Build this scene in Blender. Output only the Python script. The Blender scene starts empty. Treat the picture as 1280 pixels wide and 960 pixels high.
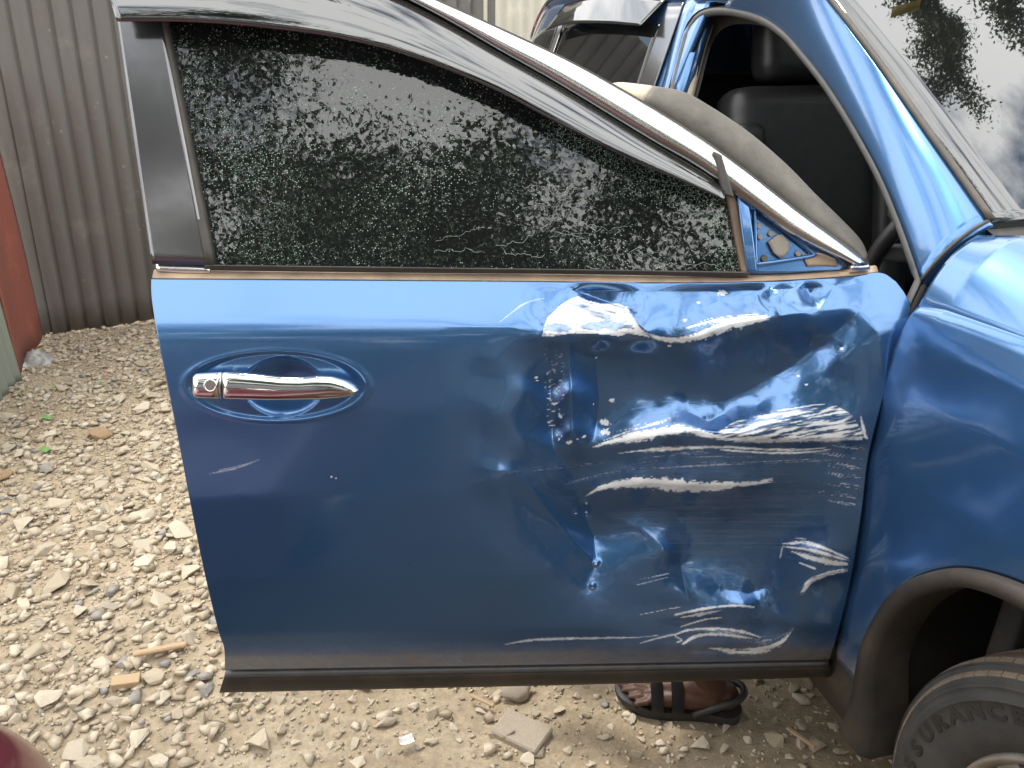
import bpy, bmesh, math, random
import numpy as np
from mathutils import Vector, Matrix
random.seed(7); rng=np.random.default_rng(7)
SC=bpy.context.scene; COL=SC.collection
# ------------------------------------------------------------------ camera, sky, sun, exposure
FPX=980.; PITCH=math.radians(24.5); CAMH=1.45
cam=bpy.data.cameras.new('camera'); camo=bpy.data.objects.new('camera',cam); COL.objects.link(camo)
cam.sensor_width=36; cam.lens=36*FPX/1280; cam.clip_start=.05; cam.clip_end=800
camo.location=(0,0,CAMH); camo.rotation_euler=(math.radians(90)-PITCH,0,0); SC.camera=camo
SUN_EL=math.radians(64); SUN_AZ=math.radians(-34)          # azimuth measured from +Y towards +X
sd=Vector((math.sin(SUN_AZ)*math.cos(SUN_EL),math.cos(SUN_AZ)*math.cos(SUN_EL),math.sin(SUN_EL)))
W=bpy.data.worlds.new('World'); SC.world=W; W.use_nodes=True
nt=W.node_tree; nt.nodes.clear()
def wn(t,**k):
    n=nt.nodes.new(t)
    for a,b in k.items(): setattr(n,a,b)
    return n
sky=wn('ShaderNodeTexSky',sky_type='NISHITA',sun_disc=False,sun_elevation=SUN_EL,sun_rotation=SUN_AZ,air_density=1.2,dust_density=1.5)
tc=wn('ShaderNodeTexCoord'); mp=wn('ShaderNodeMapping'); mp.inputs['Scale'].default_value=(1,1,1.6)
nz=wn('ShaderNodeTexNoise'); nz.inputs['Scale'].default_value=4.2; nz.inputs['Detail'].default_value=9; nz.inputs['Roughness'].default_value=.62
rp=wn('ShaderNodeValToRGB'); rp.color_ramp.elements[0].position=.33; rp.color_ramp.elements[1].position=.49
mx=wn('ShaderNodeMix',data_type='RGBA'); mx.inputs[7].default_value=(17,17,16.8,1)
bg=wn('ShaderNodeBackground'); bg.inputs[1].default_value=.15; wo=wn('ShaderNodeOutputWorld')
L=nt.links.new
L(tc.outputs['Generated'],mp.inputs[0]);L(mp.outputs[0],nz.inputs[0]);L(nz.outputs[0],rp.inputs[0]);L(rp.outputs[0],mx.inputs[0])
L(sky.outputs[0],mx.inputs[6]);L(mx.outputs[2],bg.inputs[0]);L(bg.outputs[0],wo.inputs[0])
sl=bpy.data.lights.new('sun','SUN'); sl.energy=2.7; sl.angle=math.radians(9); sl.color=(1,.95,.87)
slo=bpy.data.objects.new('sun',sl); COL.objects.link(slo); slo.rotation_euler=sd.to_track_quat('Z','Y').to_euler(); slo.location=(0,0,20)
SC.view_settings.view_transform='Standard'; SC.view_settings.look='None'; SC.view_settings.exposure=.38; SC.view_settings.gamma=1
SC.render.resolution_x=1024; SC.render.resolution_y=768

# ------------------------------------------------------------------ pixel <-> place
CP=np.array([0,0,CAMH]); cp,sp=math.cos(PITCH),math.sin(PITCH)
def ray(px,py):
    a=(np.asarray(px,float)-640)/FPX; b=(np.asarray(py,float)-480)/FPX
    return np.stack([a+0*b,cp-b*sp+0*a,-(sp+b*cp)+0*a],-1)
def proj(P):
    d=np.asarray(P)-CP; dep=d[...,1]*cp-d[...,2]*sp; dn=-d[...,1]*sp-d[...,2]*cp
    return 640+FPX*d[...,0]/dep, 480+FPX*dn/dep
def gnd(px,py,z=0.):
    r=ray(px,py); return CP+r*((z-CAMH)/r[...,2])[...,None]
HG=np.array([.578,1.10,0.]); ZV=np.array([0,0,1.])
def ang(d):
    d=math.radians(d); return math.cos(d),math.sin(d)
c_,s_=ang(1.2); DU=np.array([-c_,-s_,0]); DN=np.array([s_,-c_,0])     # open door: along it from the hinge, and outwards
c_,s_=ang(75); EF=np.array([c_,-s_,0]); EO=np.array([-s_,-c_,0])      # car: forwards, and outwards on the driver's side
ZP=np.array([.30,.345,.39,.44,.50,.62,.78,.92,1.015,1.035,1.052,1.115,1.14])
NP=np.array([-.036,-.024,-.002,.018,.029,.036,.034,.019,.002,-.003,-.013,-.068,-.078])
def prof(z):
    return np.where(z<1.12,np.interp(z,ZP,NP),-.070-(z-1.12)*.40)
def _smooth_tab():
    z=np.linspace(.2,1.7,3001); v=prof(z); k=np.exp(-.5*(np.arange(-40,41)/12.)**2); k/=k.sum()
    return z,np.convolve(np.pad(v,40,'edge'),k,'valid')
TZ,TN=_smooth_tab()
def sprof(z): return np.interp(z,TZ,TN)
def D(u,n,z):
    u,n,z=np.broadcast_arrays(*[np.asarray(q,float) for q in (u,n,z)]); return HG+u[...,None]*DU+n[...,None]*DN+z[...,None]*ZV
def S(l,o,z):
    l,o,z=np.broadcast_arrays(*[np.asarray(q,float) for q in (l,o,z)]); return HG+l[...,None]*EF+o[...,None]*EO+z[...,None]*ZV
def unp_door(px,py,off=0.,prf=sprof):
    r=ray(px,py); rn=r@DN; n0=(CP-HG)@DN; n=np.zeros(rn.shape)
    off=np.broadcast_to(off,rn.shape)
    for _ in range(14):
        s=(n-n0)/rn; z=CAMH+s*r[...,2]; n=.5*n+.5*(prf(z)+off)
    return CP+r*s[...,None]
def glassprof(z): return -.070-(z-1.12)*.40
def side_o(l,z):
    o=sprof(z)
    o=o+.030*np.exp(-((l-.5)/.32)**2)*np.clip((1.12-z)/.2,0,1)
    return o-.30*np.clip(-(l+2.35),0,2)**2 -.10*np.clip(l-.75,0,2)**2
def unp_side(px,py,off=0.):
    px=np.atleast_1d(px).astype(float); py=np.atleast_1d(py).astype(float)
    r=ray(px,py); s=np.linspace(.7,7,2500)
    P=CP+r[:,None,:]*s[None,:,None]; d=P-HG; l=d@EF;o=d@EO;z=P[...,2]
    g=o-side_o(l,z)-off; out=[]
    for i in range(len(px)):
        k=np.where((g[i,:-1]>0)&(g[i,1:]<=0))[0]; k=k[0] if len(k) else np.argmin(abs(g[i]))
        out.append((l[i,k],z[i,k]))
    return np.array(out)
# ------------------------------------------------------------------ noise
def _h(ix,iy,sd_=0):
    v=np.sin(ix*127.1+iy*311.7+sd_*74.7)*43758.5453; return v-np.floor(v)
def vn(x,y,sd_=0):
    x=np.asarray(x,float);y=np.asarray(y,float); ix=np.floor(x);iy=np.floor(y);fx=x-ix;fy=y-iy
    fx=fx*fx*(3-2*fx);fy=fy*fy*(3-2*fy)
    a=_h(ix,iy,sd_);b=_h(ix+1,iy,sd_);c=_h(ix,iy+1,sd_);d=_h(ix+1,iy+1,sd_)
    return (a*(1-fx)+b*fx)*(1-fy)+(c*(1-fx)+d*fx)*fy
def fbm(x,y,o=4,sd_=0):
    t=0;a=.5
    for i in range(o): t=t+a*vn(x*2**i,y*2**i,sd_+i); a*=.5
    return t
# ------------------------------------------------------------------ mesh helpers
def obj(name,V,F,mat,parent=None,smooth=True,attrs=None,fmat=None):
    me=bpy.data.meshes.new(name); V=np.asarray(V,float).reshape(-1,3)
    if isinstance(F,np.ndarray):
        n=len(F);k=F.shape[1]
        me.vertices.add(len(V)); me.vertices.foreach_set('co',V.ravel())
        me.loops.add(n*k); me.loops.foreach_set('vertex_index',F.ravel().astype(np.int32))
        me.polygons.add(n); me.polygons.foreach_set('loop_start',np.arange(0,n*k,k,dtype=np.int32)); me.polygons.foreach_set('loop_total',np.full(n,k,dtype=np.int32))
        me.update(calc_edges=True); me.validate()
    else:
        me.from_pydata([tuple(v) for v in V],[],F); me.update()
    if smooth: me.polygons.foreach_set('use_smooth',np.ones(len(me.polygons),bool))
    for m in (mat if isinstance(mat,(list,tuple)) else [mat]): me.materials.append(m)
    if fmat is not None: me.polygons.foreach_set('material_index',np.asarray(fmat,np.int32))
    for k,v in (attrs or {}).items():
        a=me.attributes.new(k,'FLOAT','POINT'); a.data.foreach_set('value',np.asarray(v,np.float32).ravel())
    return link(name,me,parent)
def link(name,me,parent=None):
    o=bpy.data.objects.new(name,me); COL.objects.link(o)
    if parent is not None: o.parent=parent
    return o
def empty(name,loc=(0,0,0),label=None,cat=None,group=None):
    o=bpy.data.objects.new(name,None); COL.objects.link(o); o.empty_display_size=.1
    if label: tag(o,label,cat,group)
    return o
def tag(o,label,cat,group=None):
    o['label']=label;o['category']=cat
    if group:o['group']=group
    return o
def gridF(m,n,off=0,wrap=False):
    i,j=np.meshgrid(np.arange(m-1),np.arange(n if wrap else n-1),indexing='ij'); j2=(j+1)%n
    return np.stack([off+i*n+j,off+i*n+j2,off+(i+1)*n+j2,off+(i+1)*n+j],-1).reshape(-1,4)
def patch(name,P,mat,parent=None,smooth=True,thick=0.,nrm=None,attrs=None,flip=False):
    """P (m,n,3) grid; thick>0 closes it backwards along -nrm"""
    m,n=P.shape[:2]; V=P.reshape(-1,3); F=gridF(m,n)
    if flip: F=F[:,::-1]
    if thick:
        nrm=np.asarray(nrm,float); V2=V-nrm*thick; k=m*n
        F2=F[:,::-1]+k
        b=np.concatenate([np.arange(n-1),(np.arange(m-1)+1)*n-1,(m*n-1)-np.arange(n-1),((m-1)-np.arange(m-1))*n]); b2=np.roll(b,-1)
        Q=np.stack([b,b2,b2+k,b+k],-1)
        if not flip: Q=Q[:,::-1]
        V=np.concatenate([V,V2]);F=np.concatenate([F,F2,Q])
        if attrs: attrs={a:np.concatenate([np.ravel(v),np.ravel(v)*0]) for a,v in attrs.items()}
    o=obj(name,V,F,mat,parent,smooth,attrs)
    return o
def res(pts,n):
    """resample a polyline evenly with n points"""
    p=np.asarray(pts,float); d=np.r_[0,np.cumsum(np.linalg.norm(np.diff(p,axis=0),axis=1))]
    t=np.linspace(0,d[-1],n); return np.stack([np.interp(t,d,p[:,k]) for k in range(p.shape[1])],-1)
def cr(pts,n):
    """smooth resample (Catmull-Rom through dense points, then even)"""
    p=np.asarray(pts,float); q=np.vstack([2*p[0]-p[1],p,2*p[-1]-p[-2]]); out=[]
    for i in range(1,len(q)-2):
        t=np.linspace(0,1,12,endpoint=False)[:,None]
        a,b,c,d=q[i-1],q[i],q[i+1],q[i+2]
        out.append(.5*((2*b)+(-a+c)*t+(2*a-5*b+4*c-d)*t**2+(-a+3*b-3*c+d)*t**3))
    out.append(p[-1:]); return res(np.vstack(out),n)
def ruled(A,B,m):
    t=np.linspace(0,1,m)[:,None,None]; return A[None]*(1-t)+B[None]*t
def coons(T,Bt,Lf,R):
    """T,Bt (n,k) left->right ; Lf,R (m,k) top->bottom"""
    n=len(T);m=len(Lf); s=np.linspace(0,1,n)[None,:,None]; t=np.linspace(0,1,m)[:,None,None]
    return (1-t)*T[None]+t*Bt[None]+(1-s)*Lf[:,None]+s*R[:,None]-((1-s)*(1-t)*T[0]+s*(1-t)*T[-1]+(1-s)*t*Bt[0]+s*t*Bt[-1])
def tubeVF(path,r,seg=10,closed=False,flat=None):
    """tube along path; r scalar or array; flat=(normal, factor) squashes it"""
    p=np.asarray(path,float); n=len(p); r=np.broadcast_to(r,(n,)).astype(float)
    tg=np.gradient(p,axis=0) if not closed else np.roll(p,-1,0)-np.roll(p,1,0)
    tg/=np.linalg.norm(tg,axis=1)[:,None]+1e-9
    up=np.array([0,0,1.]) if abs(tg[:,2]).mean()<.8 else np.array([0,1.,0])
    a=np.cross(tg,up); a/=np.linalg.norm(a,axis=1)[:,None]+1e-9; b=np.cross(a,tg)
    th=np.linspace(0,2*np.pi,seg,endpoint=False)
    V=p[:,None]+r[:,None,None]*(np.cos(th)[None,:,None]*a[:,None]+np.sin(th)[None,:,None]*b[:,None])
    if flat is not None:
        nn,fc=flat; nn=np.asarray(nn,float); d=(V-p[:,None])@nn; V=V-nn*(d*(1-fc))[...,None]
    V=V.reshape(-1,3); F=gridF(n,seg,wrap=True).tolist()
    if closed: F+= [[(n-1)*seg+j,(n-1)*seg+(j+1)%seg,(j+1)%seg,j] for j in range(seg)]
    else: F+=[list(range(seg))[::-1],[(n-1)*seg+j for j in range(seg)]]
    return V,F
def tube(name,path,r,mat,parent=None,seg=10,**k):
    V,F=tubeVF(path,r,seg,**k); return obj(name,V,F,mat,parent)
def join(parts):
    V=[];F=[];o=0
    for v,f in parts:
        v=np.asarray(v).reshape(-1,3); V.append(v); F+=[[i+o for i in q] for q in (f.tolist() if isinstance(f,np.ndarray) else f)]; o+=len(v)
    return np.vstack(V),F
def rbox(size,bev,seg=3):
    bm=bmesh.new(); bmesh.ops.create_cube(bm,size=1); bmesh.ops.scale(bm,vec=size,verts=bm.verts)
    bmesh.ops.bevel(bm,geom=bm.edges[:],offset=bev,segments=seg,profile=.6,affect='EDGES')
    V=np.array([v.co[:] for v in bm.verts]); F=[[v.index for v in f.verts] for f in bm.faces]; bm.free(); return V,F
def lathe(prf,axis,c,a0=0,a1=2*np.pi,seg=64):
    """prf list of (radius, along axis); axis unit vec"""
    ax=np.asarray(axis,float); u=np.cross(ax,[0,0,1.]); u/=np.linalg.norm(u); v=np.cross(u,ax)
    full=abs(a1-a0-2*np.pi)<1e-6
    th=np.linspace(a0,a1,seg,endpoint=not full); prf=np.asarray(prf,float)
    V=np.asarray(c)+prf[None,:,0,None]*(np.cos(th)[:,None,None]*u+np.sin(th)[:,None,None]*v)+prf[None,:,1,None]*ax
    n=len(prf); F=gridF(seg,n)
    if full: F=np.vstack([F,np.stack([(seg-1)*n+np.arange(n-1),(seg-1)*n+np.arange(1,n),np.arange(1,n),np.arange(n-1)],-1)])
    return V.reshape(-1,3),F
# ------------------------------------------------------------------ materials
def new(name):
    m=bpy.data.materials.new(name); m.use_nodes=True; t=m.node_tree; b=t.nodes['Principled BSDF']; return m,t,b
def N(t,ty,**k):
    n=t.nodes.new(ty)
    for a,b in k.items():
        if a.startswith('i_'): n.inputs[int(a[2:]) if a[2:].isdigit() else a[2:]].default_value=b
        else: setattr(n,a,b)
    return n
def basic(name,col,rough=.5,metal=0.,var=.15,scale=30.,bump=0.,bscale=200.,coat=0.,spec=.5,dust=None,dustamt=.4,dscale=8.):
    m,t,b=new(name); b.inputs['Roughness'].default_value=rough; b.inputs['Metallic'].default_value=metal
    b.inputs['Coat Weight'].default_value=coat; b.inputs['Coat Roughness'].default_value=.04; b.inputs['Specular IOR Level'].default_value=spec
    co=N(t,'ShaderNodeTexCoord').outputs['Object']
    n1=N(t,'ShaderNodeTexNoise'); n1.inputs['Scale'].default_value=scale; n1.inputs['Detail'].default_value=6; t.links.new(co,n1.inputs[0])
    mp=N(t,'ShaderNodeMapRange'); mp.inputs[1].default_value=.3;mp.inputs[2].default_value=.7; mp.inputs[3].default_value=1-var; mp.inputs[4].default_value=1+var
    t.links.new(n1.outputs[0],mp.inputs[0])
    mu=N(t,'ShaderNodeVectorMath',operation='SCALE'); mu.inputs[0].default_value=col; t.links.new(mp.outputs[0],mu.inputs['Scale'])
    out=mu.outputs[0]
    if dust is not None:
        n2=N(t,'ShaderNodeTexNoise'); n2.inputs['Scale'].default_value=dscale; n2.inputs['Detail'].default_value=8; n2.inputs['Roughness'].default_value=.7; t.links.new(co,n2.inputs[0])
        r2=N(t,'ShaderNodeMapRange'); r2.inputs[1].default_value=.35; r2.inputs[2].default_value=.75; r2.inputs[4].default_value=dustamt*1.6; t.links.new(n2.outputs[0],r2.inputs[0])
        x=N(t,'ShaderNodeMix',data_type='RGBA'); x.inputs[7].default_value=(*dust,1); t.links.new(r2.outputs[0],x.inputs[0]); t.links.new(out,x.inputs[6]); out=x.outputs[2]
    t.links.new(out,b.inputs['Base Color'])
    if bump:
        n3=N(t,'ShaderNodeTexNoise'); n3.inputs['Scale'].default_value=bscale; n3.inputs['Detail'].default_value=5; t.links.new(co,n3.inputs[0])
        bp=N(t,'ShaderNodeBump'); bp.inputs['Strength'].default_value=bump; bp.inputs['Distance'].default_value=.004; t.links.new(n3.outputs[0],bp.inputs['Height']); t.links.new(bp.outputs[0],b.inputs['Normal'])
    return m
DUST=(.30,.23,.16)
def paint(name,scr=False,col=(.056,.172,.385)):
    m,t,b=new(name); b.inputs['Metallic'].default_value=.78; b.inputs['Roughness'].default_value=.24
    b.inputs['Coat Weight'].default_value=1; b.inputs['Coat Roughness'].default_value=.012; b.inputs['Coat IOR'].default_value=1.6
    co=N(t,'ShaderNodeTexCoord').outputs['Object']; lk=t.links.new
    sep=N(t,'ShaderNodeSeparateXYZ'); lk(co,sep.inputs[0])
    # dust film: heavier near the sill
    n1=N(t,'ShaderNodeTexNoise'); n1.inputs['Scale'].default_value=14; n1.inputs['Detail'].default_value=9; n1.inputs['Roughness'].default_value=.65; lk(co,n1.inputs[0])
    zr=N(t,'ShaderNodeMapRange',i_1=.475,i_2=.425,i_3=.055,i_4=.72); lk(sep.outputs[2],zr.inputs[0])
    nr=N(t,'ShaderNodeMapRange',i_1=.3,i_2=.7,i_3=.4,i_4=1.2); lk(n1.outputs[0],nr.inputs[0])
    du=N(t,'ShaderNodeMath',operation='MULTIPLY'); lk(zr.outputs[0],du.inputs[0]); lk(nr.outputs[0],du.inputs[1])
    # fine specks of dust
    vo=N(t,'ShaderNodeTexVoronoi'); vo.inputs['Scale'].default_value=95; lk(co,vo.inputs[0])
    vs=N(t,'ShaderNodeMapRange',i_1=.09,i_2=.05,i_3=0,i_4=.45); lk(vo.outputs['Distance'],vs.inputs[0])
    vm=N(t,'ShaderNodeMath',operation='MULTIPLY'); lk(vs.outputs[0],vm.inputs[0]); 
    vg=N(t,'ShaderNodeMath',operation='GREATER_THAN',i_1=.86); sc=N(t,'ShaderNodeSeparateColor'); lk(vo.outputs['Color'],sc.inputs[0]); lk(sc.outputs[0],vg.inputs[0]); lk(vg.outputs[0],vm.inputs[1])
    mxm=N(t,'ShaderNodeMath',operation='MAXIMUM'); lk(du.outputs[0],mxm.inputs[0]); lk(vm.outputs[0],mxm.inputs[1])
    x=N(t,'ShaderNodeMix',data_type='RGBA'); x.inputs[6].default_value=(*col,1); x.inputs[7].default_value=(.22,.18,.14,1); lk(mxm.outputs[0],x.inputs[0]); out=x.outputs[2]
    inv=N(t,'ShaderNodeMath',operation='MULTIPLY_ADD',i_1=-.78,i_2=.78); lk(mxm.outputs[0],inv.inputs[0]); met=inv.outputs[0]
    cw=N(t,'ShaderNodeMath',operation='MULTIPLY_ADD',i_1=-1.1,i_2=1.,use_clamp=True); lk(mxm.outputs[0],cw.inputs[0]); ct=cw.outputs[0]
    if scr:
        for an,cc,rr in (('grey',(.16,.15,.145),.5),('scrape',(.86,.86,.84),.5)):
            a=N(t,'ShaderNodeAttribute',attribute_name=an)
            y=N(t,'ShaderNodeMix',data_type='RGBA'); y.inputs[7].default_value=(*cc,1); lk(a.outputs['Fac'],y.inputs[0]); lk(out,y.inputs[6]); out=y.outputs[2]
            q=N(t,'ShaderNodeMath',operation='SUBTRACT',i_0=1.); lk(a.outputs['Fac'],q.inputs[1])
            for nm in ('met','ct'):
                w=N(t,'ShaderNodeMath',operation='MULTIPLY'); lk(met if nm=='met' else ct,w.inputs[0]); lk(q.outputs[0],w.inputs[1])
                if nm=='met': met=w.outputs[0]
                else: ct=w.outputs[0]
    lk(out,b.inputs['Base Color']); lk(met,b.inputs['Metallic']); lk(ct,b.inputs['Coat Weight'])
    # orange peel
    n3=N(t,'ShaderNodeTexNoise'); n3.inputs['Scale'].default_value=380; lk(co,n3.inputs[0])
    bp=N(t,'ShaderNodeBump'); bp.inputs['Strength'].default_value=.03; bp.inputs['Distance'].default_value=.002; lk(n3.outputs[0],bp.inputs['Height']); lk(bp.outputs[0],b.inputs['Coat Normal'])
    return m
M={}
M['paint']=paint('blue_paint'); M['doorpaint']=paint('scraped_blue_paint',True)
M['chrome']=basic('chrome',(.82,.82,.80),.07,1.,var=.04)
M['chrome_dull']=basic('dull_chrome',(.80,.80,.78),.22,1.,var=.06,dust=(.5,.47,.42),dustamt=.12)
M['black']=basic('black_plastic',(.022,.022,.022),.45,dust=DUST,dustamt=.12)
M['gloss_black']=basic('satin_black_trim',(.17,.17,.175),.16,.85,var=.12,scale=9,coat=.3,dust=(.10,.10,.10),dustamt=.05)
M['rubber']=basic('rubber',(.035,.034,.033),.65,dust=DUST,dustamt=.18)
M['seal']=basic('grey_seal',(.075,.075,.076),.55,dust=DUST,dustamt=.05)
M['clad']=basic('dusty_cladding',(.022,.021,.020),.55,dust=(.11,.08,.052),dustamt=.34,dscale=7,bump=.2,bscale=420)
M['tan']=basic('dusty_tan_flange',(.42,.30,.20),.7,var=.3,scale=22,dust=(.20,.15,.12),dustamt=.35)
M['rust']=basic('brown_channel',(.12,.085,.06),.7,dust=(.3,.2,.12),dustamt=.3)
M['tyre']=basic('dusty_tyre',(.046,.046,.045),.75,var=.2,scale=18,dust=(.15,.125,.09),dustamt=.22,dscale=12,bump=.2,bscale=300)
M['tread']=basic('dusty_tread',(.13,.10,.072),.85,var=.3,scale=25,dust=(.30,.235,.165),dustamt=.6,dscale=6)
M['letter']=basic('tyre_lettering',(.020,.018,.015),.8,dust=(.07,.055,.04),dustamt=.25,dscale=14)
M['rim']=basic('dusty_rim',(.36,.33,.29),.4,.5,dust=(.32,.24,.16),dustamt=.6)
M['void']=basic('dark_liner',(.012,.012,.012),.8,dust=(.07,.055,.04),dustamt=.3,dscale=9)
M['leather']=basic('black_leather',(.03,.03,.032),.38,bump=.15,bscale=500)
M['dash']=basic('grey_dash',(.12,.125,.125),.5,dust=(.2,.19,.17),dustamt=.2)
M['beige']=basic('beige_trim',(.46,.39,.29),.75)
M['olive']=basic('dusty_grey_brown_vinyl',(.072,.064,.050),.6,var=.16,scale=14,dust=(.45,.42,.37),dustamt=.14,dscale=11,bump=.12,bscale=140)
M['foam']=basic('grey_foam_pad',(.26,.23,.19),.9)
def glassmat(name,cracked=False,trans=.1,tint=(.3,.33,.32),rough=.02,base=(.01,.011,.011),ior=1.6):
    m,t,b=new(name); lk=t.links.new; b.inputs['Base Color'].default_value=(*base,1); b.inputs['Roughness'].default_value=rough; b.inputs['Specular IOR Level'].default_value=.5; b.inputs['IOR'].default_value=ior
    tr=N(t,'ShaderNodeBsdfTransparent'); tr.inputs[0].default_value=(*tint,1); ms=N(t,'ShaderNodeMixShader'); ms.inputs[0].default_value=trans
    o=t.nodes['Material Output']; lk(b.outputs[0],ms.inputs[1]); lk(tr.outputs[0],ms.inputs[2]); lk(ms.outputs[0],o.inputs[0])
    if cracked:
        co=N(t,'ShaderNodeTexCoord').outputs['Object']
        nz=N(t,'ShaderNodeTexNoise'); nz.inputs['Scale'].default_value=60; nz.inputs['Detail'].default_value=3; lk(co,nz.inputs[0])
        wv=N(t,'ShaderNodeVectorMath',operation='MULTIPLY_ADD'); wv.inputs[1].default_value=(.006,)*3; lk(nz.outputs['Color'],wv.inputs[0]); lk(co,wv.inputs[2])
        ve=N(t,'ShaderNodeTexVoronoi',feature='DISTANCE_TO_EDGE'); ve.inputs['Scale'].default_value=165; lk(wv.outputs[0],ve.inputs[0])
        vc=N(t,'ShaderNodeTexVoronoi',feature='F1'); vc.inputs['Scale'].default_value=165; lk(wv.outputs[0],vc.inputs[0])
        vg=N(t,'ShaderNodeTexVoronoi',feature='F1'); vg.inputs['Scale'].default_value=400; lk(wv.outputs[0],vg.inputs[0])
        # each shard is tilted a little, so it mirrors another piece of the sky
        cs=N(t,'ShaderNodeVectorMath',operation='SUBTRACT'); cs.inputs[1].default_value=(.5,.5,.5); lk(vc.outputs['Color'],cs.inputs[0])
        ge=N(t,'ShaderNodeNewGeometry'); sc2=N(t,'ShaderNodeVectorMath',operation='SCALE'); lk(cs.outputs[0],sc2.inputs[0]); sc2.inputs['Scale'].default_value=.035
        ad=N(t,'ShaderNodeVectorMath',operation='ADD'); lk(ge.outputs['Normal'],ad.inputs[0]); lk(sc2.outputs[0],ad.inputs[1])
        nn=N(t,'ShaderNodeVectorMath',operation='NORMALIZE'); lk(ad.outputs[0],nn.inputs[0]); lk(nn.outputs[0],b.inputs['Normal'])
        # crushed grains along the breaks show pale green
        a=N(t,'ShaderNodeAttribute',attribute_name='crush')
        sg=N(t,'ShaderNodeSeparateColor'); lk(vg.outputs['Color'],sg.inputs[0])
        n3=N(t,'ShaderNodeTexNoise'); n3.inputs['Scale'].default_value=7; n3.inputs['Detail'].default_value=8; n3.inputs['Roughness'].default_value=.7; lk(co,n3.inputs[0])
        n3b=N(t,'ShaderNodeMapRange',i_1=.32,i_2=.68,i_3=.18,i_4=.72); lk(n3.outputs[0],n3b.inputs[0])
        th=N(t,'ShaderNodeMath',operation='MULTIPLY_ADD',i_1=.42); lk(a.outputs['Fac'],th.inputs[0]); lk(n3b.outputs[0],th.inputs[2])      # ~.25 .. 1.1
        gs_=N(t,'ShaderNodeMath',operation='ADD'); lk(sg.outputs[0],gs_.inputs[0]); lk(th.outputs[0],gs_.inputs[1])
        gm=N(t,'ShaderNodeMapRange',i_1=1.46,i_2=1.62,i_3=0.,i_4=1.); lk(gs_.outputs[0],gm.inputs[0])
        gr=N(t,'ShaderNodeMapRange',i_1=.42,i_2=.25,i_3=0.,i_4=.75); lk(vg.outputs['Distance'],gr.inputs[0])
        g1=N(t,'ShaderNodeMath',operation='MULTIPLY'); lk(gm.outputs[0],g1.inputs[0]); lk(gr.outputs[0],g1.inputs[1])
        ew=N(t,'ShaderNodeMapRange',i_1=.0,i_2=.05,i_3=1.,i_4=0.); lk(ve.outputs[0],ew.inputs[0])
        n4=N(t,'ShaderNodeTexNoise'); n4.inputs['Scale'].default_value=120; n4.inputs['Detail'].default_value=3; lk(co,n4.inputs[0])
        t4=N(t,'ShaderNodeMath',operation='MULTIPLY_ADD',i_1=.22); lk(a.outputs['Fac'],t4.inputs[0]); lk(n4.outputs[0],t4.inputs[2])
        e4=N(t,'ShaderNodeMapRange',i_1=.60,i_2=.82,i_3=0,i_4=.38); lk(t4.outputs[0],e4.inputs[0])
        g2=N(t,'ShaderNodeMath',operation='MULTIPLY'); lk(ew.outputs[0],g2.inputs[0]); lk(e4.outputs[0],g2.inputs[1])
        mu=N(t,'ShaderNodeMath',operation='MAXIMUM'); lk(g1.outputs[0],mu.inputs[0]); lk(g2.outputs[0],mu.inputs[1])
        df=N(t,'ShaderNodeBsdfDiffuse'); df.inputs[0].default_value=(.44,.56,.47,1)
        m2=N(t,'ShaderNodeMixShader'); lk(mu.outputs[0],m2.inputs[0]); lk(ms.outputs[0],m2.inputs[1]); lk(df.outputs[0],m2.inputs[2]); lk(m2.outputs[0],o.inputs[0])
    return m
M['crack']=glassmat('shattered_tinted_glass',True,.10,ior=1.8)
M['visor']=glassmat('smoked_acrylic',False,.25,(.3,.3,.31),.03,ior=2.7)
M['tint']=glassmat('tinted_glass',False,.12,(.2,.2,.2),.02)
M['screen']=glassmat('windscreen_glass',False,.32,(.8,.84,.83),.012,ior=2.7)
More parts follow.
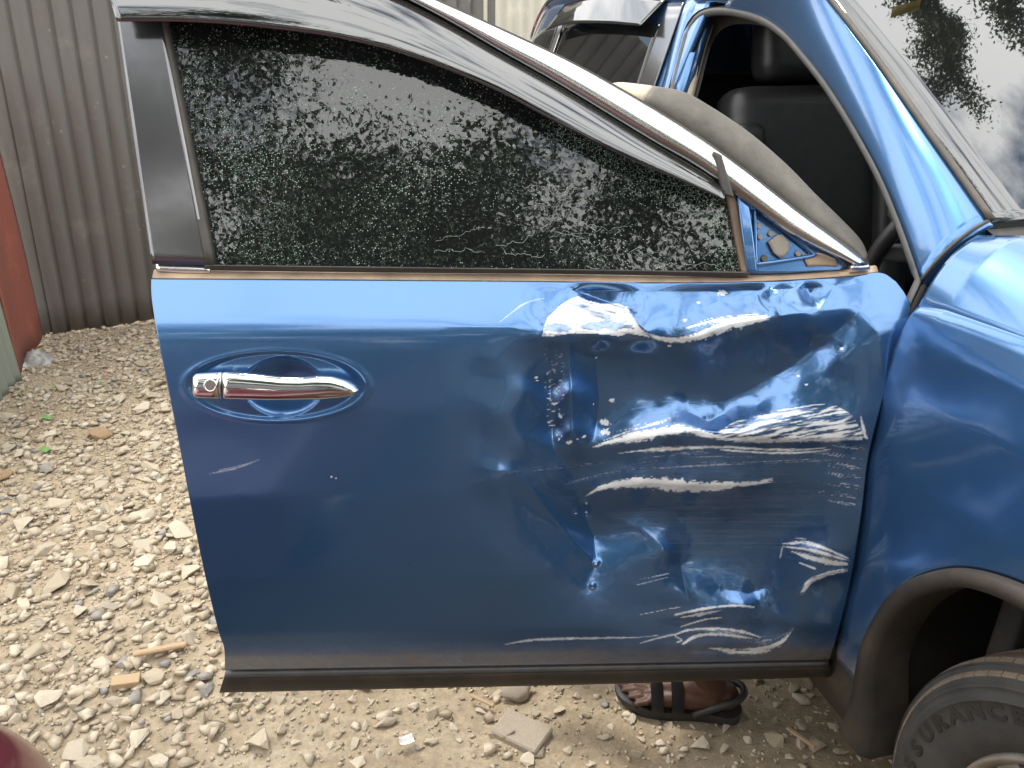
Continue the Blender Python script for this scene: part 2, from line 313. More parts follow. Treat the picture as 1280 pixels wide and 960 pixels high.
def sheetmat(name,col,grime=(.10,.085,.07),amt=.5,rough=.6,metal=0.):
    m,t,b=new(name); lk=t.links.new; co=N(t,'ShaderNodeTexCoord').outputs['Object']
    mp=N(t,'ShaderNodeMapping'); mp.inputs['Scale'].default_value=(9,9,.7); lk(co,mp.inputs[0])
    n1=N(t,'ShaderNodeTexNoise'); n1.inputs['Scale'].default_value=1.5; n1.inputs['Detail'].default_value=8; n1.inputs['Roughness'].default_value=.7; lk(mp.outputs[0],n1.inputs[0])
    n2=N(t,'ShaderNodeTexNoise'); n2.inputs['Scale'].default_value=4; n2.inputs['Detail'].default_value=9; n2.inputs['Roughness'].default_value=.75; lk(co,n2.inputs[0])
    r1=N(t,'ShaderNodeMapRange',i_1=.35,i_2=.7,i_3=0,i_4=amt); lk(n1.outputs[0],r1.inputs[0])
    x=N(t,'ShaderNodeMix',data_type='RGBA'); x.inputs[6].default_value=(*col,1); x.inputs[7].default_value=(*grime,1); lk(r1.outputs[0],x.inputs[0])
    r2=N(t,'ShaderNodeMapRange',i_1=.56,i_2=.72,i_3=0,i_4=.55); lk(n2.outputs[0],r2.inputs[0])
    y=N(t,'ShaderNodeMix',data_type='RGBA'); y.inputs[7].default_value=(col[0]*1.5+.02,col[1]*1.45+.02,col[2]*1.4+.018,1); lk(r2.outputs[0],y.inputs[0]); lk(x.outputs[2],y.inputs[6])
    v=N(t,'ShaderNodeTexVoronoi'); v.inputs['Scale'].default_value=11; lk(co,v.inputs[0]); vr=N(t,'ShaderNodeMapRange',i_1=.09,i_2=.05,i_3=0,i_4=.5); lk(v.outputs['Distance'],vr.inputs[0])
    w=N(t,'ShaderNodeMix',data_type='RGBA'); w.inputs[7].default_value=(.32,.28,.23,1); lk(vr.outputs[0],w.inputs[0]); lk(y.outputs[2],w.inputs[6])
    lk(w.outputs[2],b.inputs['Base Color']); b.inputs['Roughness'].default_value=rough; b.inputs['Metallic'].default_value=metal
    bp=N(t,'ShaderNodeBump'); bp.inputs['Strength'].default_value=.25; bp.inputs['Distance'].default_value=.01; lk(n2.outputs[0],bp.inputs['Height']); lk(bp.outputs[0],b.inputs['Normal'])
    return m
M['fence']=sheetmat('weathered_dark_sheet',(.150,.140,.126),(.11,.095,.08),.6)
M['pale']=sheetmat('pale_cream_sheet',(.62,.58,.47),(.35,.30,.22),.3)
M['red']=sheetmat('faded_red_sheet',(.30,.085,.06),(.22,.12,.09),.5)
M['greens']=sheetmat('grey_green_sheet',(.26,.29,.24),(.2,.2,.16),.4)
M['yellow']=basic('yellow_board',(.75,.55,.05),.6)
def groundmat():
    m,t,b=new('dusty_dimmed_soil'); lk=t.links.new; co=N(t,'ShaderNodeTexCoord').outputs['Object']
    n1=N(t,'ShaderNodeTexNoise'); n1.inputs['Scale'].default_value=3; n1.inputs['Detail'].default_value=10; n1.inputs['Roughness'].default_value=.7; lk(co,n1.inputs[0])
    n2=N(t,'ShaderNodeTexNoise'); n2.inputs['Scale'].default_value=45; n2.inputs['Detail'].default_value=8; n2.inputs['Roughness'].default_value=.75; lk(co,n2.inputs[0])
    r=N(t,'ShaderNodeValToRGB'); e=r.color_ramp.elements; e[0].position=.3;e[0].color=(.32,.245,.16,1);e[1].position=.7;e[1].color=(.50,.415,.30,1); lk(n1.outputs[0],r.inputs[0])
    r2=N(t,'ShaderNodeMapRange',i_1=.3,i_2=.7,i_3=.68,i_4=1.25); lk(n2.outputs[0],r2.inputs[0])
    fa=N(t,'ShaderNodeAttribute',attribute_name='dusty'); xx=N(t,'ShaderNodeMix',data_type='RGBA'); xx.inputs[6].default_value=(.135,.095,.062,1); lk(fa.outputs['Fac'],xx.inputs[0]); lk(r.outputs[0],xx.inputs[7])  # soil outside the mask coloured darker, so the door mirrors a dim ground
    mu=N(t,'ShaderNodeVectorMath',operation='SCALE'); lk(xx.outputs[2],mu.inputs[0]); lk(r2.outputs[0],mu.inputs['Scale']); lk(mu.outputs[0],b.inputs['Base Color'])
    b.inputs['Roughness'].default_value=.95; b.inputs['Specular IOR Level'].default_value=.15
    n3=N(t,'ShaderNodeTexNoise'); n3.inputs['Scale'].default_value=130; n3.inputs['Detail'].default_value=8; n3.inputs['Roughness'].default_value=.7; lk(co,n3.inputs[0])
    bp=N(t,'ShaderNodeBump'); bp.inputs['Strength'].default_value=.7; bp.inputs['Distance'].default_value=.008; lk(n3.outputs[0],bp.inputs['Height']); lk(bp.outputs[0],b.inputs['Normal'])
    return m
M['ground']=groundmat()
def stonemat(name,c0,c1,attr=False):
    m,t,b=new(name); lk=t.links.new; co=N(t,'ShaderNodeTexCoord').outputs['Object']
    if attr: src=N(t,'ShaderNodeAttribute',attribute_name='tone').outputs['Fac']
    else: src=N(t,'ShaderNodeObjectInfo').outputs['Random']
    r=N(t,'ShaderNodeValToRGB'); e=r.color_ramp.elements; e[0].color=(*c0,1);e[1].color=(*c1,1); e[0].color=(.30,.285,.26,1); e.new(.05).color=(.34,.31,.27,1); e.new(.09).color=(*c0,1); lk(src,r.inputs[0])
    n=N(t,'ShaderNodeTexNoise'); n.inputs['Scale'].default_value=40; n.inputs['Detail'].default_value=9; n.inputs['Roughness'].default_value=.7; lk(co,n.inputs[0])
    q=N(t,'ShaderNodeMapRange',i_1=.3,i_2=.7,i_3=.78,i_4=1.15); lk(n.outputs[0],q.inputs[0])
    mu=N(t,'ShaderNodeVectorMath',operation='SCALE'); lk(r.outputs[0],mu.inputs[0]); lk(q.outputs[0],mu.inputs['Scale']); lk(mu.outputs[0],b.inputs['Base Color'])
    b.inputs['Roughness'].default_value=.9; b.inputs['Specular IOR Level'].default_value=.2
    n3=N(t,'ShaderNodeTexNoise'); n3.inputs['Scale'].default_value=170; n3.inputs['Detail'].default_value=6; lk(co,n3.inputs[0])
    bp=N(t,'ShaderNodeBump'); bp.inputs['Strength'].default_value=.45; bp.inputs['Distance'].default_value=.004; lk(n3.outputs[0],bp.inputs['Height']); lk(bp.outputs[0],b.inputs['Normal'])
    return m
M['stone']=stonemat('limestone',(.46,.385,.28),(.62,.54,.42)); M['gravel']=stonemat('limestone_gravel',(.42,.345,.25),(.58,.50,.38),True)
M['rock']=basic('brown_rock',(.33,.21,.11),.9,var=.3,scale=18,bump=.6,bscale=60,dust=(.45,.36,.25),dustamt=.3)
M['wood']=basic('weathered_wood',(.45,.32,.19),.85,var=.25,scale=40)
M['concrete']=basic('concrete_slab',(.38,.32,.25),.95,var=.12,scale=30,bump=.4,bscale=120)
M['bark']=basic('bark',(.11,.085,.065),.95,var=.3,scale=14,bump=.5,bscale=40)
M['skin']=basic('dark_skin',(.075,.032,.018),.5,var=.15,scale=20,dust=(.22,.13,.08),dustamt=.12)
M['sandal']=basic('black_sandal',(.018,.02,.022),.5,dust=(.2,.16,.12),dustamt=.12)
M['cloth']=basic('grey_cloth',(.09,.09,.10),.9); M['cloth2']=basic('dark_trousers',(.03,.032,.04),.9)
M['maroon']=basic('maroon_paint',(.10,.008,.018),.3,.2,coat=1.,var=.05)
M['white']=basic('white_scrap',(.75,.74,.70),.7); M['grass']=basic('green_litter',(.16,.30,.09),.8,var=.3,scale=60)
M['plastic']=basic('clear_grey_plastic_bag',(.34,.335,.31),.25,var=.3,scale=40)
def leafmat():
    m,t,b=new('leaves'); lk=t.links.new
    a=N(t,'ShaderNodeAttribute',attribute_name='tone'); r=N(t,'ShaderNodeValToRGB'); e=r.color_ramp.elements; e[0].color=(.025,.045,.014,1);e[1].color=(.085,.13,.035,1); lk(a.outputs['Fac'],r.inputs[0]); lk(r.outputs[0],b.inputs['Base Color']); b.inputs['Roughness'].default_value=.55
    return m
M['leaf']=leafmat()
# ================================================================== GROUND
def gz(x,y):
    near=np.exp(-((x/9)**2+((y-2)/9)**2))
    return near*(.045*(fbm(x*1.3+9,y*1.3+4,3,3)-.45)+.018*(fbm(x*7,y*7,3,8)-.45))
def axis(a,b,st,far):
    d=np.arange(a,b+1e-6,st); g=[]; x=st
    while sum(g)<far: g.append(x); x*=1.35
    g=np.cumsum(g); return np.r_[(a-g)[::-1],d,b+g]
gx=axis(-3.,1.8,.022,160);gy=axis(.5,4.8,.022,160)
GX,GY=np.meshgrid(gx,gy,indexing='xy')
ground=obj('ground',np.stack([GX,GY,gz(GX,GY)],-1),gridF(len(gy),len(gx)),M['ground'],attrs={'dusty':np.clip((GY-.75+.8*(fbm(GX*1.5,GY*1.5,3,66)-.5))/.5,0,1)*np.clip((GX+4+.8*(fbm(GX*1.5,GY*1.5,3,67)-.5))/.8,0,1)*np.clip((6.5-GY)/2,.0,1)*np.clip((3-GX)/1.5,0,1)}); ground['kind']='structure'; ground['label']='dusty tan soil of the yard, coloured darker out of view'
def hull(k,flat=.7,rough=0,sub=False):
    v=rng.normal(size=(k,3)); v/=np.linalg.norm(v,axis=1)[:,None]; v*=rng.uniform(.78,1.,(k,1)); v*=np.array([1,rng.uniform(.6,.95),flat*rng.uniform(.65,1.05)])
    bm=bmesh.new(); [bm.verts.new(p) for p in v]; r=bmesh.ops.convex_hull(bm,input=bm.verts[:])
    bmesh.ops.delete(bm,geom=[g for g in r['geom_interior'] if isinstance(g,bmesh.types.BMVert)],context='VERTS')
    if sub:
        bmesh.ops.bevel(bm,geom=bm.edges[:],offset=.045,segments=1,affect='EDGES',profile=.5,clamp_overlap=True)
        bmesh.ops.triangulate(bm,faces=bm.faces[:])
        bmesh.ops.subdivide_edges(bm,edges=[e for e in bm.edges if e.calc_length()>.45],cuts=1,use_grid_fill=False); bmesh.ops.triangulate(bm,faces=bm.faces[:])
        for q in bm.verts:
            c=q.co; q.co=c*(1+.05*math.sin(c.x*9+c.y*5)*math.cos(c.z*8+c.x*3)+random.uniform(-.03,.03))
            if q.co.length>1.08: q.co*=1.0/q.co.length
    bm.verts.index_update(); bm.normal_update()
    V=np.array([q.co[:] for q in bm.verts]); F=np.array([[q.index for q in f.verts] for f in bmesh.ops.triangulate(bm,faces=bm.faces[:])['faces']]) if not sub else np.array([[q.index for q in f.verts] for f in bm.faces])
    bm.free(); return V,F
def rotm(n):
    a=rng.uniform(0,2*np.pi,n); c,s=np.cos(a),np.sin(a); R=np.zeros((n,3,3)); R[:,0,0]=c;R[:,0,1]=-s;R[:,1,0]=s;R[:,1,1]=c;R[:,2,2]=1
    t=rng.normal(0,.22,(n,2)); T=np.zeros((n,3,3)); T[:]=np.eye(3); T[:,0,2]=t[:,0];T[:,2,0]=-t[:,0];T[:,1,2]=t[:,1];T[:,2,1]=-t[:,1]
    return T@R
def scatter(name,XY,size,variants,mat,sink=.25,tone=None):
    n=len(XY); kinds=rng.integers(0,len(variants),n); Vs=[];Fs=[];Ts=[];off=0
    Z=gz(XY[:,0],XY[:,1]); R=rotm(n)
    for k,(v,f) in enumerate(variants):
        i=np.where(kinds==k)[0]
        if not len(i): continue
        P=np.einsum('nij,vj->nvi',R[i],v)*size[i,None,None]
        P+=np.stack([XY[i,0],XY[i,1],Z[i]+size[i]*sink],-1)[:,None,:]
        Vs.append(P.reshape(-1,3)); Fs.append((f[None]+(np.arange(len(i))*len(v))[:,None,None]+off).reshape(-1,3)); off+=len(i)*len(v)
        Ts.append(np.repeat(rng.uniform(0,1,len(i)) if tone is None else tone[i],len(v)))
    o=obj(name,np.vstack(Vs),np.vstack(Fs),mat,None,False,attrs={'tone':np.concatenate(Ts)}); o['kind']='stuff'; return o
# how stony the soil is: dense rubble on the yard, thin on the trodden strip below the door
def stony(x,y):
    strip=1/(1+np.exp(-(x+.62+.25*(y-1.3)+.25*(fbm(x*3,y*3,2,5)-.5))*9)); strip*=1/(1+np.exp((y-2.0)*6))
    return 1-.80*strip
def pile(x,y): return np.clip((y-.85+.5*(fbm(x*2,y*2,2,77)-.5))/.35,0,1)*np.clip((x+3.2+.6*(fbm(x*2,y*2,2,78)-.5))/.5,0,1)
vs_small=[hull(8,.7) for _ in range(14)]; vs_mid=[hull(int(rng.integers(8,12)),.52) for _ in range(20)]
def field(n,x0,x1,y0,y1,fn,pw=1.):
    x=rng.uniform(x0,x1,n);y=rng.uniform(y0,y1,n); k=rng.uniform(0,1,n)<fn(x,y)**pw; return np.stack([x[k],y[k]],-1)
xy=field(70000,-3.1,1.6,.7,4.6,lambda x,y:(.35+.65*stony(x,y))*pile(x,y)); g=scatter('gravel',xy,rng.uniform(.0035,.009,len(xy)),vs_small,M['gravel']); g['label']='fine limestone grit over the soil'
xy=field(26000,-3.1,1.6,.35,4.6,lambda x,y:stony(x,y)**1.6*pile(x,y)); sz=.009+.021*rng.uniform(0,1,len(xy))**1.6; g=scatter('gravel',xy,sz,vs_mid,M['gravel'],.22); g['label']='pale crushed limestone gravel'
# the 290 biggest stones are pieces of the ground, one object each
vs_big=[]
for k in range(14):
    v,f=hull(int(rng.integers(9,14)),.55,sub=True); me=bpy.data.meshes.new('stone'); me.from_pydata(v.tolist(),[],f.tolist()); me.materials.append(M['stone']); vs_big.append(me)
placed=[]
def put_stone(x,y,s,me=None,rz=None,sink=.2):
    o=link('stone',me or random.choice(vs_big),ground); o.location=(x,y,float(gz(np.array(x),np.array(y)))+s*sink); o.scale=(s*random.uniform(.85,1.25),s*random.uniform(.7,1.05),s*random.uniform(.7,1.))
    o.rotation_euler=(random.gauss(0,.2),random.gauss(0,.2),random.uniform(0,6.28) if rz is None else rz); placed.append((x,y,s)); return o
def free(x,y,s,k=.85): return all((x-a)**2+(y-b)**2>(k*(s+c))**2 for a,b,c in placed)
# stones one can find in the photograph
for px,py,wpx in [(72,735,40),(205,755,38),(183,790,24),(150,890,46),(110,955,44),(25,855,34),(45,820,40),(60,690,46),(28,660,30),(185,710,34),(95,945,36),(70,635,40),(55,610,30),(180,650,36),(120,650,26),(205,880,34),(175,925,36),(240,850,26),(215,690,30),(160,745,26),(100,770,30),(20,745,34),(130,610,28),(75,565,26),(190,590,30),(40,530,26),(150,500,28),(215,825,22),(255,818,18),(90,845,28),(60,880,38),(235,780,20),
                  (485,905,34),(508,918,20),(325,930,50),(250,940,22),(350,915,30),(575,925,12),(905,938,22),(850,945,12),(720,870,16),(935,925,14),(990,860,24),(960,860,20),(1000,905,18),(1050,940,22),(985,945,16),(1075,950,14),(700,862,14),(540,858,12),(415,868,12),(465,880,10),(1010,870,14),(970,880,14),(780,925,10)]:
    P=gnd(px,py); dep=np.linalg.norm(P-CP); put_stone(P[0],P[1],wpx*dep/FPX*.5)
while len(placed)<290:
    if random.random()<.82: px,py=random.uniform(0,275),random.uniform(425,958)
    else: px,py=random.uniform(280,1090),random.uniform(850,958)
    P=gnd(px,py); s=random.choice([.024,.028,.032,.038,.045,.052])*(1 if px<280 else .6)
    if P[0]<-2.05 and P[1]>2.9: continue
    if free(P[0],P[1],s): put_stone(P[0],P[1],s)
# loose things lying on the ground
def solo(name,me_or,px,py,label,cat,group=None,z=0.,rot=(0,0,0),scale=1.):
    P=gnd(px,py); o=me_or; o.location=(P[0],P[1],float(gz(P[0],P[1]))+z); o.rotation_euler=rot
    o.scale=(scale,)*3 if np.isscalar(scale) else scale; tag(o,label,cat,group); return o
v,f=hull(16,.62,sub=True); o=obj('rock',v,f,M['rock'],None,False); solo('',o,122,545,'rounded brown rock lying on the pale gravel','rock',z=.012,rot=(.1,.1,.4),scale=(.068,.058,.045))
v,f=hull(14,.6,sub=True); o=obj('rock',v,f,M['rock'],None,False); solo('',o,2,600,'brown rock beside the grey green fence','rock',z=.01,rot=(.1,0,1.),scale=(.05,.06,.04))
v,f=rbox((1,.72,.16),.03,1); v=v+.02*np.sin(v*7)[:,[1,2,0]]; o=obj('slab',v,f,M['concrete'],None,False); solo('',o,652,918,'flat broken piece of tan stone slab below the door','slab',z=.008,rot=(.06,-.05,-.55),scale=(.118,.105,.12))
v,f=hull(12,.8,sub=True); o=obj('concrete_lump',v,f,M['concrete'],None,False); solo('',o,646,868,'squarish concrete lump under the black door moulding','rubble',z=.018,rot=(0,0,.2),scale=(.052,.045,.05))
def stick(px,py,rz,ln,label):
    v,f=rbox((1,.16,.10),.03,1); v=v.copy(); v[:,1]+=.05*np.sin(v[:,0]*5); o=obj('wood_stick',v,f,M['wood'],None,False); solo('',o,px,py,label,'stick',z=.02,rot=(0,.05,rz),scale=(ln,ln*.9,ln*.9))
stick(203,823,.28,.125,'thin split wood stick lying on the gravel'); stick(603,882,-.55,.062,'tiny wood splinter beside the concrete lump')
stick(1000,928,-.9,.07,'short wood splinter near the tyre'); 
v,f=rbox((1,.5,.3),.02,1); o=obj('wood_block',v,f,M['wood'],None,False); solo('',o,160,862,'small offcut block of raw wood on the gravel','wood block',z=.014,rot=(.05,.1,.3),scale=.062)
def scrap(name,px,py,w,h,rz,mat,label,cat,group=None,curl=.25):
    s=np.linspace(-.5,.5,7); a,b=np.meshgrid(s,s); e=1-.25*vn(a*5+px,b*5+py)
    V=np.stack([a*w*e,b*h*e,curl*w*(a*a*1.5+.4*np.sin(b*6+px))+.012+0*a],-1); o=obj(name,V,gridF(7,7),mat,None); solo('',o,px,py,label,cat,group,z=.008,rot=(.05,.1,rz))
scrap('paper_scrap',508,934,.036,.026,.5,M['white'],'small white scrap of paper on the trodden soil','paper')
for px,py,w in [(58,567,.05),(80,544,.018),(130,512,.022),(70,490,.034),(128,482,.025),(28,500,.03),(60,526,.05)]:
    scrap('green_litter',px,py,w,w*.55,px*.1,M['grass'],'small green scrap of leaf litter among the stones','leaf litter','green scraps on the gravel',.08)
scrap('blue_litter',58,505,.016,.012,.3,basic('pale_blue_plastic',(.35,.55,.65),.4),'tiny pale blue plastic chip on the gravel','litter')
scrap('red_litter',132,473,.022,.016,.9,basic('pink_plastic',(.6,.2,.2),.5),'tiny pinkish red plastic chip on the gravel','litter')
s=np.linspace(-.5,.5,26); a,b=np.meshgrid(s,s); hgt=.11*np.clip(1-2.2*(a*a+b*b)**.5*1.0,0,1)**.6*(.55+.9*fbm(a*9+2,b*9,3,4)); 
o=obj('plastic_bag',np.stack([a*.20*(1+.3*(vn(a*6,b*6,2)-.5)),b*.15*(1+.3*(vn(a*6,b*6,5)-.5)),hgt*.6],-1),gridF(26,26),M['plastic']); solo('',o,46,452,'crumpled translucent grey plastic bag at the foot of the fence','plastic bag',z=.0)

# ================================================================== FENCES
def sheet(name,p0,p1,h0,h1,mat,parent,pitch=.083,depth=.018,shear=.0,box=True,off=0.,zb=.0):
    p0=np.array([*p0,0.]);p1=np.array([*p1,0.]); L_=np.linalg.norm(p1-p0); d=(p1-p0)/L_; nr=np.array([d[1],-d[0],0])
    ph=np.array([0,.05,.12,.80,.90,.999]); dv=np.array([0.,0,1,.8,.25,0]) if box else None
    if box: n=int(math.ceil(L_/pitch)); u=(np.arange(n)[:,None]+ph[None]).ravel()*pitch; w=np.tile(dv,n)*depth
    else: u=np.arange(0,L_,pitch/8); w=depth*.5*(1+np.sin(u/pitch*2*np.pi))
    z=np.linspace(0,1,14)
    zz=zb+(h0+(h1-h0)*(u/L_))[None]*z[:,None]
    jit=.006*(fbm(u[None]*2.2+p0[0]*3,zz*1.5,3,4)-.5)*2; zz[0]+=.02*(vn(u*9,u*0,3)-.5)
    P=p0+d*(u[None,:,None]+shear*zz[...,None])+nr*(w[None]+off+jit)[...,None]+ZV*zz[...,None]
    o=patch(name,P,mat,parent,smooth=False,thick=.0015,nrm=nr); return o
FA=np.array([-2.455,3.80]);FB=np.array([-1.96,4.02]); fd=(FB-FA)/np.linalg.norm(FB-FA)
fe=empty('corrugated_fence',label='dark weathered corrugated iron fence behind the gravel',cat='fence')
for k in range(-2,3): 
    a=FA+fd*(.82*k-.02); sheet('sheet',a,a+fd*.84,2.05,2.05,M['fence'],fe,shear=.05,off=.004*(k%2))
for k in range(3):
    a=FA+fd*(.9*k+.1); V,F=rbox((.06,.06,2.),.006,1); V=V+np.array([a[0]-fd[1]*.05,a[1]+fd[0]*.05,.98]); obj('post',V,F,M['wood'],fe,False)
pf=empty('corrugated_fence',label='pale cream corrugated fence behind the tail of the blue car',cat='fence')
for k in range(5):
    a=FA+fd*(2.50+.80*k); sheet('sheet',a,a+fd*.82,2.1,2.1,M['pale'],pf,pitch=.07,depth=.02,box=False,off=.004*(k%2))
for k in range(3):
    a=FA+fd*(2.6+1.5*k); V,F=rbox((.06,.06,2.0),.006,1); V=V+np.array([a[0]-fd[1]*.06,a[1]+fd[0]*.06,.98]); obj('post',V,F,M['wood'],pf,False)
q=FA+fd*2.9+np.array([.0,2.2]); V,F=rbox((1.5,.04,.8),.005,1); o=obj('signboard',V+np.array([.66,7.2,1.95]),F,M['yellow'],None,False); 
V,F=rbox((.06,.06,1.9),.005,1); o2=obj('post',V+np.array([.2,7.25,.94]),F,M['wood'],o,False); o3=obj('post',V+np.array([1.2,7.25,.94]),F,M['wood'],o,False)
tag(o,'plain yellow board standing beyond the cream fence','board')
SA=np.array([-2.405,3.765]);SB=np.array([-2.215,3.22]);SCc=np.array([-1.98,2.1])
rs=empty('sheet_metal_panel',label='faded red sheet metal panel leaning at the fence corner',cat='metal sheet')
P=[]
for z in np.linspace(0,1,12):
    u=np.linspace(0,1,16); b=SA[None]+(SB-SA)[None]*u[:,None]; n_=np.array([.9,.4])
    w=.012*np.sin(u*7+z*3)-.10*(1-z)*0; P.append(np.stack([b[:,0]+n_[0]*w+.02*z,b[:,1]+n_[1]*w,.02+z*1.25*(1-.06*u)+0*u],-1))
patch('sheet',np.array(P),M['red'],rs,thick=.002,nrm=(.9,.4,0))
V,F=rbox((.05,.05,1.2),.005,1); obj('post',V+np.array([-2.42,3.50,.6]),F,M['wood'],rs,False)
gs=empty('corrugated_fence',label='grey green corrugated sheet fence along the gravel beside the red panel',cat='fence')
dd=(SCc-SB)/np.linalg.norm(SCc-SB)
for k in range(2): a=SB+dd*(.02+.62*k); sheet('sheet',a+dd*.62,a,.62,.62,M['greens'],gs,pitch=.075,depth=.018,box=False,off=.004*k)
for k in range(2): a=SB+dd*(.1+.9*k); V,F=rbox((.05,.05,.7),.005,1); obj('post',V+np.array([a[0]-.05,a[1],.34]),F,M['wood'],gs,False)

# ================================================================== THE BLUE CAR
car=empty('car',label='blue metallic SUV with its crumpled scraped driver door standing open',cat='car')
MID=-.905
def mir(P): 
    d=P-HG; l=d@EF;o=d@EO; return S(l,2*MID-o,P[...,2])
def Sd(l,z,off=0.): l=np.asarray(l,float);z=np.asarray(z,float); return S(l,side_o(l,z)+off,z)
# ---- windscreen plane and pillar lines
wa=S(.05,0,1.15); wb=S(-.75,0,1.60); wnrm=np.cross(wb-wa,EO); wnrm/=np.linalg.norm(wnrm); wnrm*=np.sign(wnrm[2])
def unp_ws(px,py):
    r=ray(px,py); return CP+r*(((wa-CP)@wnrm)/(r@wnrm))[...,None]
wspx=np.array([(1236,277),(1200,226),(1160,170),(1100,85),(1035,0),(1000,-42),(985,-60)],float); WSE=cr(unp_ws(wspx[:,0],wspx[:,1]),40)
appx=np.array([(1150,352),(1125,280),(1098,215),(1062,150),(1030,100),(1000,62),(975,35),(945,17),(905,8)],float)
ap=unp_side(appx[:,0],appx[:,1]); APE=cr(Sd(ap[:,0],ap[:,1]),40)
t=np.linspace(0,1,16)[:,None,None]; AP=ruled(APE,WSE,16); bul=(4*t*(1-t))
AP=AP+bul*.016*(EO*.5+ZV*.7+EF*.2)
patch('pillar',AP,M['paint'],car,thick=.03,nrm=EO*.8+ZV*.5,flip=True)
# fender / pillar joint
jl=AP[:,0]+ (EO*.4+ZV*.9)*.0015; tube('panel_gap',jl,.0028,M['rubber'],car,6)
# dent with a small filler plug on the pillar
# ---- windscreen, far pillar
def ws_in(P,w): return P+(-EO)*w
Wd=[];mw=mir(WSE)
tt=np.linspace(0,1,24)[:,None,None]; WSg=WSE[None]*(1-tt)+mw[None]*tt; WSg=WSg+(4*tt*(1-tt))*.035*(EF*.8+ZV*.35)
patch('windscreen',WSg[:, :],M['screen'],car,flip=True,thick=.005,nrm=wnrm)
tube('windscreen_seal',WSE+wnrm*.004+EO*-.002,.0055,M['rubber'],car,6)
patch('pillar',mir(AP),M['paint'],car,thick=.03,nrm=-EO*.8+ZV*.5)
kq=unp_ws(np.array([1118,1152,1150,1116]),np.array([2,-3,8,14]))
tk=np.linspace(0,1,3); stq=np.array([[(kq[0]*(1-a)+kq[1]*a)*(1-b)+(kq[3]*(1-a)+kq[2]*a)*b for a in tk] for b in tk])+wnrm*.03
patch('windscreen_sticker',stq,M['yellow'],car,thick=.001,nrm=wnrm)
# ---- door aperture: seal, jambs, sill
inner=np.vstack([unp_side(np.array([905,875,858,848,838]),np.array([8,12,30,60,100]))])
ring=np.vstack([ap,inner[1:],[(-1.07,1.10),(-1.07,.62),(-1.0,.47),(-.9,.43),(-.15,.43),(-.06,.5),(-.03,.7),(-.01,.95)]])
ringP=cr(Sd(ring[:,0],ring[:,1]),160)
cen=ringP.mean(0); rin=ringP+(cen-ringP)*np.array([.02,.02,.02])-EO*.03
tube('door_seal',ringP+(cen-ringP)*.018-EO*.012,.011,M['seal'],car,8,closed=True)
fl=np.array([ringP,ringP-EO*.03+(cen-ringP)*.02,ringP-EO*.06+(cen-ringP)*.035,ringP-EO*.075+(cen-ringP)*.07])
V=fl.reshape(-1,3); obj('door_jamb',V,gridF(4,160,wrap=True),M['black'],car)
tube('door_seal',np.array(cr(np.vstack([inner[2:],[(-1.06,1.1)]]),20)) @ np.array([[1,0],[0,1]]) @ np.zeros((2,3)) + Sd(*cr(np.vstack([inner[2:],[(-1.06,1.1)]]),20).T) - EO*.05+EF*.035,.012,M['beige'],car,8)
# ---- B pillar
bz=np.linspace(.44,1.52,30); fr=np.interp(bz,[.44,1.1,1.323,1.399,1.456,1.49,1.52],[-1.0,-1.07,-1.105,-1.135,-1.147,-1.15,-1.15]); bk=np.interp(bz,[.44,1.1,1.304,1.396,1.52],[-1.12,-1.19,-1.255,-1.299,-1.36])
tt=np.linspace(0,1,14)[None,:]; lg=fr[:,None]*(1-tt)+bk[:,None]*tt; wv=np.interp(tt[0],[0,.18,.3,.5,.62,.85,1],[-.012,-.012,0,.002,-.006,-.008,-.022])
patch('pillar',S(lg,side_o(lg,bz[:,None]+0*lg)+wv[None],bz[:,None]+0*lg),M['paint'],car,thick=.04,nrm=EO,flip=True)
# ---- roof rail over the doors and roof
RL=np.array([(-.735,-.20,1.595),(-.95,-.235,1.625),(-1.3,-.26,1.65),(-1.9,-.285,1.655),(-2.5,-.33,1.62),(-2.95,-.40,1.56)])
RE=cr(S(*RL.T),60)
lowl=np.linspace(-.80,-2.95,60); lowz=np.interp(lowl,[-2.95,-2.6,-2.2,-1.7,-1.35,-1.1,-.95,-.8],[1.50,1.535,1.545,1.53,1.52,1.512,1.50,1.48])
LO=Sd(lowl,lowz); g=ruled(LO,RE,10); tt=np.linspace(0,1,10)[:,None,None]; g=g+4*tt*(1-tt)*.015*(EO+ZV)*.7
patch('roof_rail',g,M['paint'],car,flip=True,thick=.02,nrm=EO*.7+ZV*.7); patch('roof_rail',mir(g),M['paint'],car,thick=.02,nrm=-EO*.7+ZV*.7)
tt=np.linspace(0,1,20)[:,None,None]; g=RE[None]*(1-tt)+mir(RE)[None]*tt; g=g+4*tt*(1-tt)*ZV*.05
patch('roof',g,M['paint'],car,flip=True,thick=.02,nrm=ZV)
# ---- rear side panel, rear door glass
zz=np.linspace(.40,1,40); ll=np.linspace(-1.13,-3.02,90)
top=np.interp(ll,[-3.02,-2.6,-2.2,-1.7,-1.35,-1.13],[1.48,1.53,1.543,1.528,1.518,1.512])
Z2=.40+(top[None]-.40)*np.linspace(0,1,50)[:,None]; L2=np.repeat(ll[None],50,0)
arch2=np.sqrt(np.clip(.42**2-(L2+2.19)**2,0,None)); Z2=np.maximum(Z2,np.where(arch2>0,.36+arch2+np.linspace(0,1,50)[:,None]*.02,0))
L2b=L2-np.clip((.0-np.abs(L2)*0),0,1)
patch('side_panel',Sd(L2b,Z2,-.006),M['paint'],car,thick=.02,nrm=EO); 
Lf=np.linspace(.9,-3.02,120); topf=np.interp(Lf,[-3.02,-2.6,-2.2,-1.7,-1.35,-1.13,-.8,-.02,.9],[1.48,1.53,1.543,1.528,1.518,1.512,1.48,1.10,1.03])
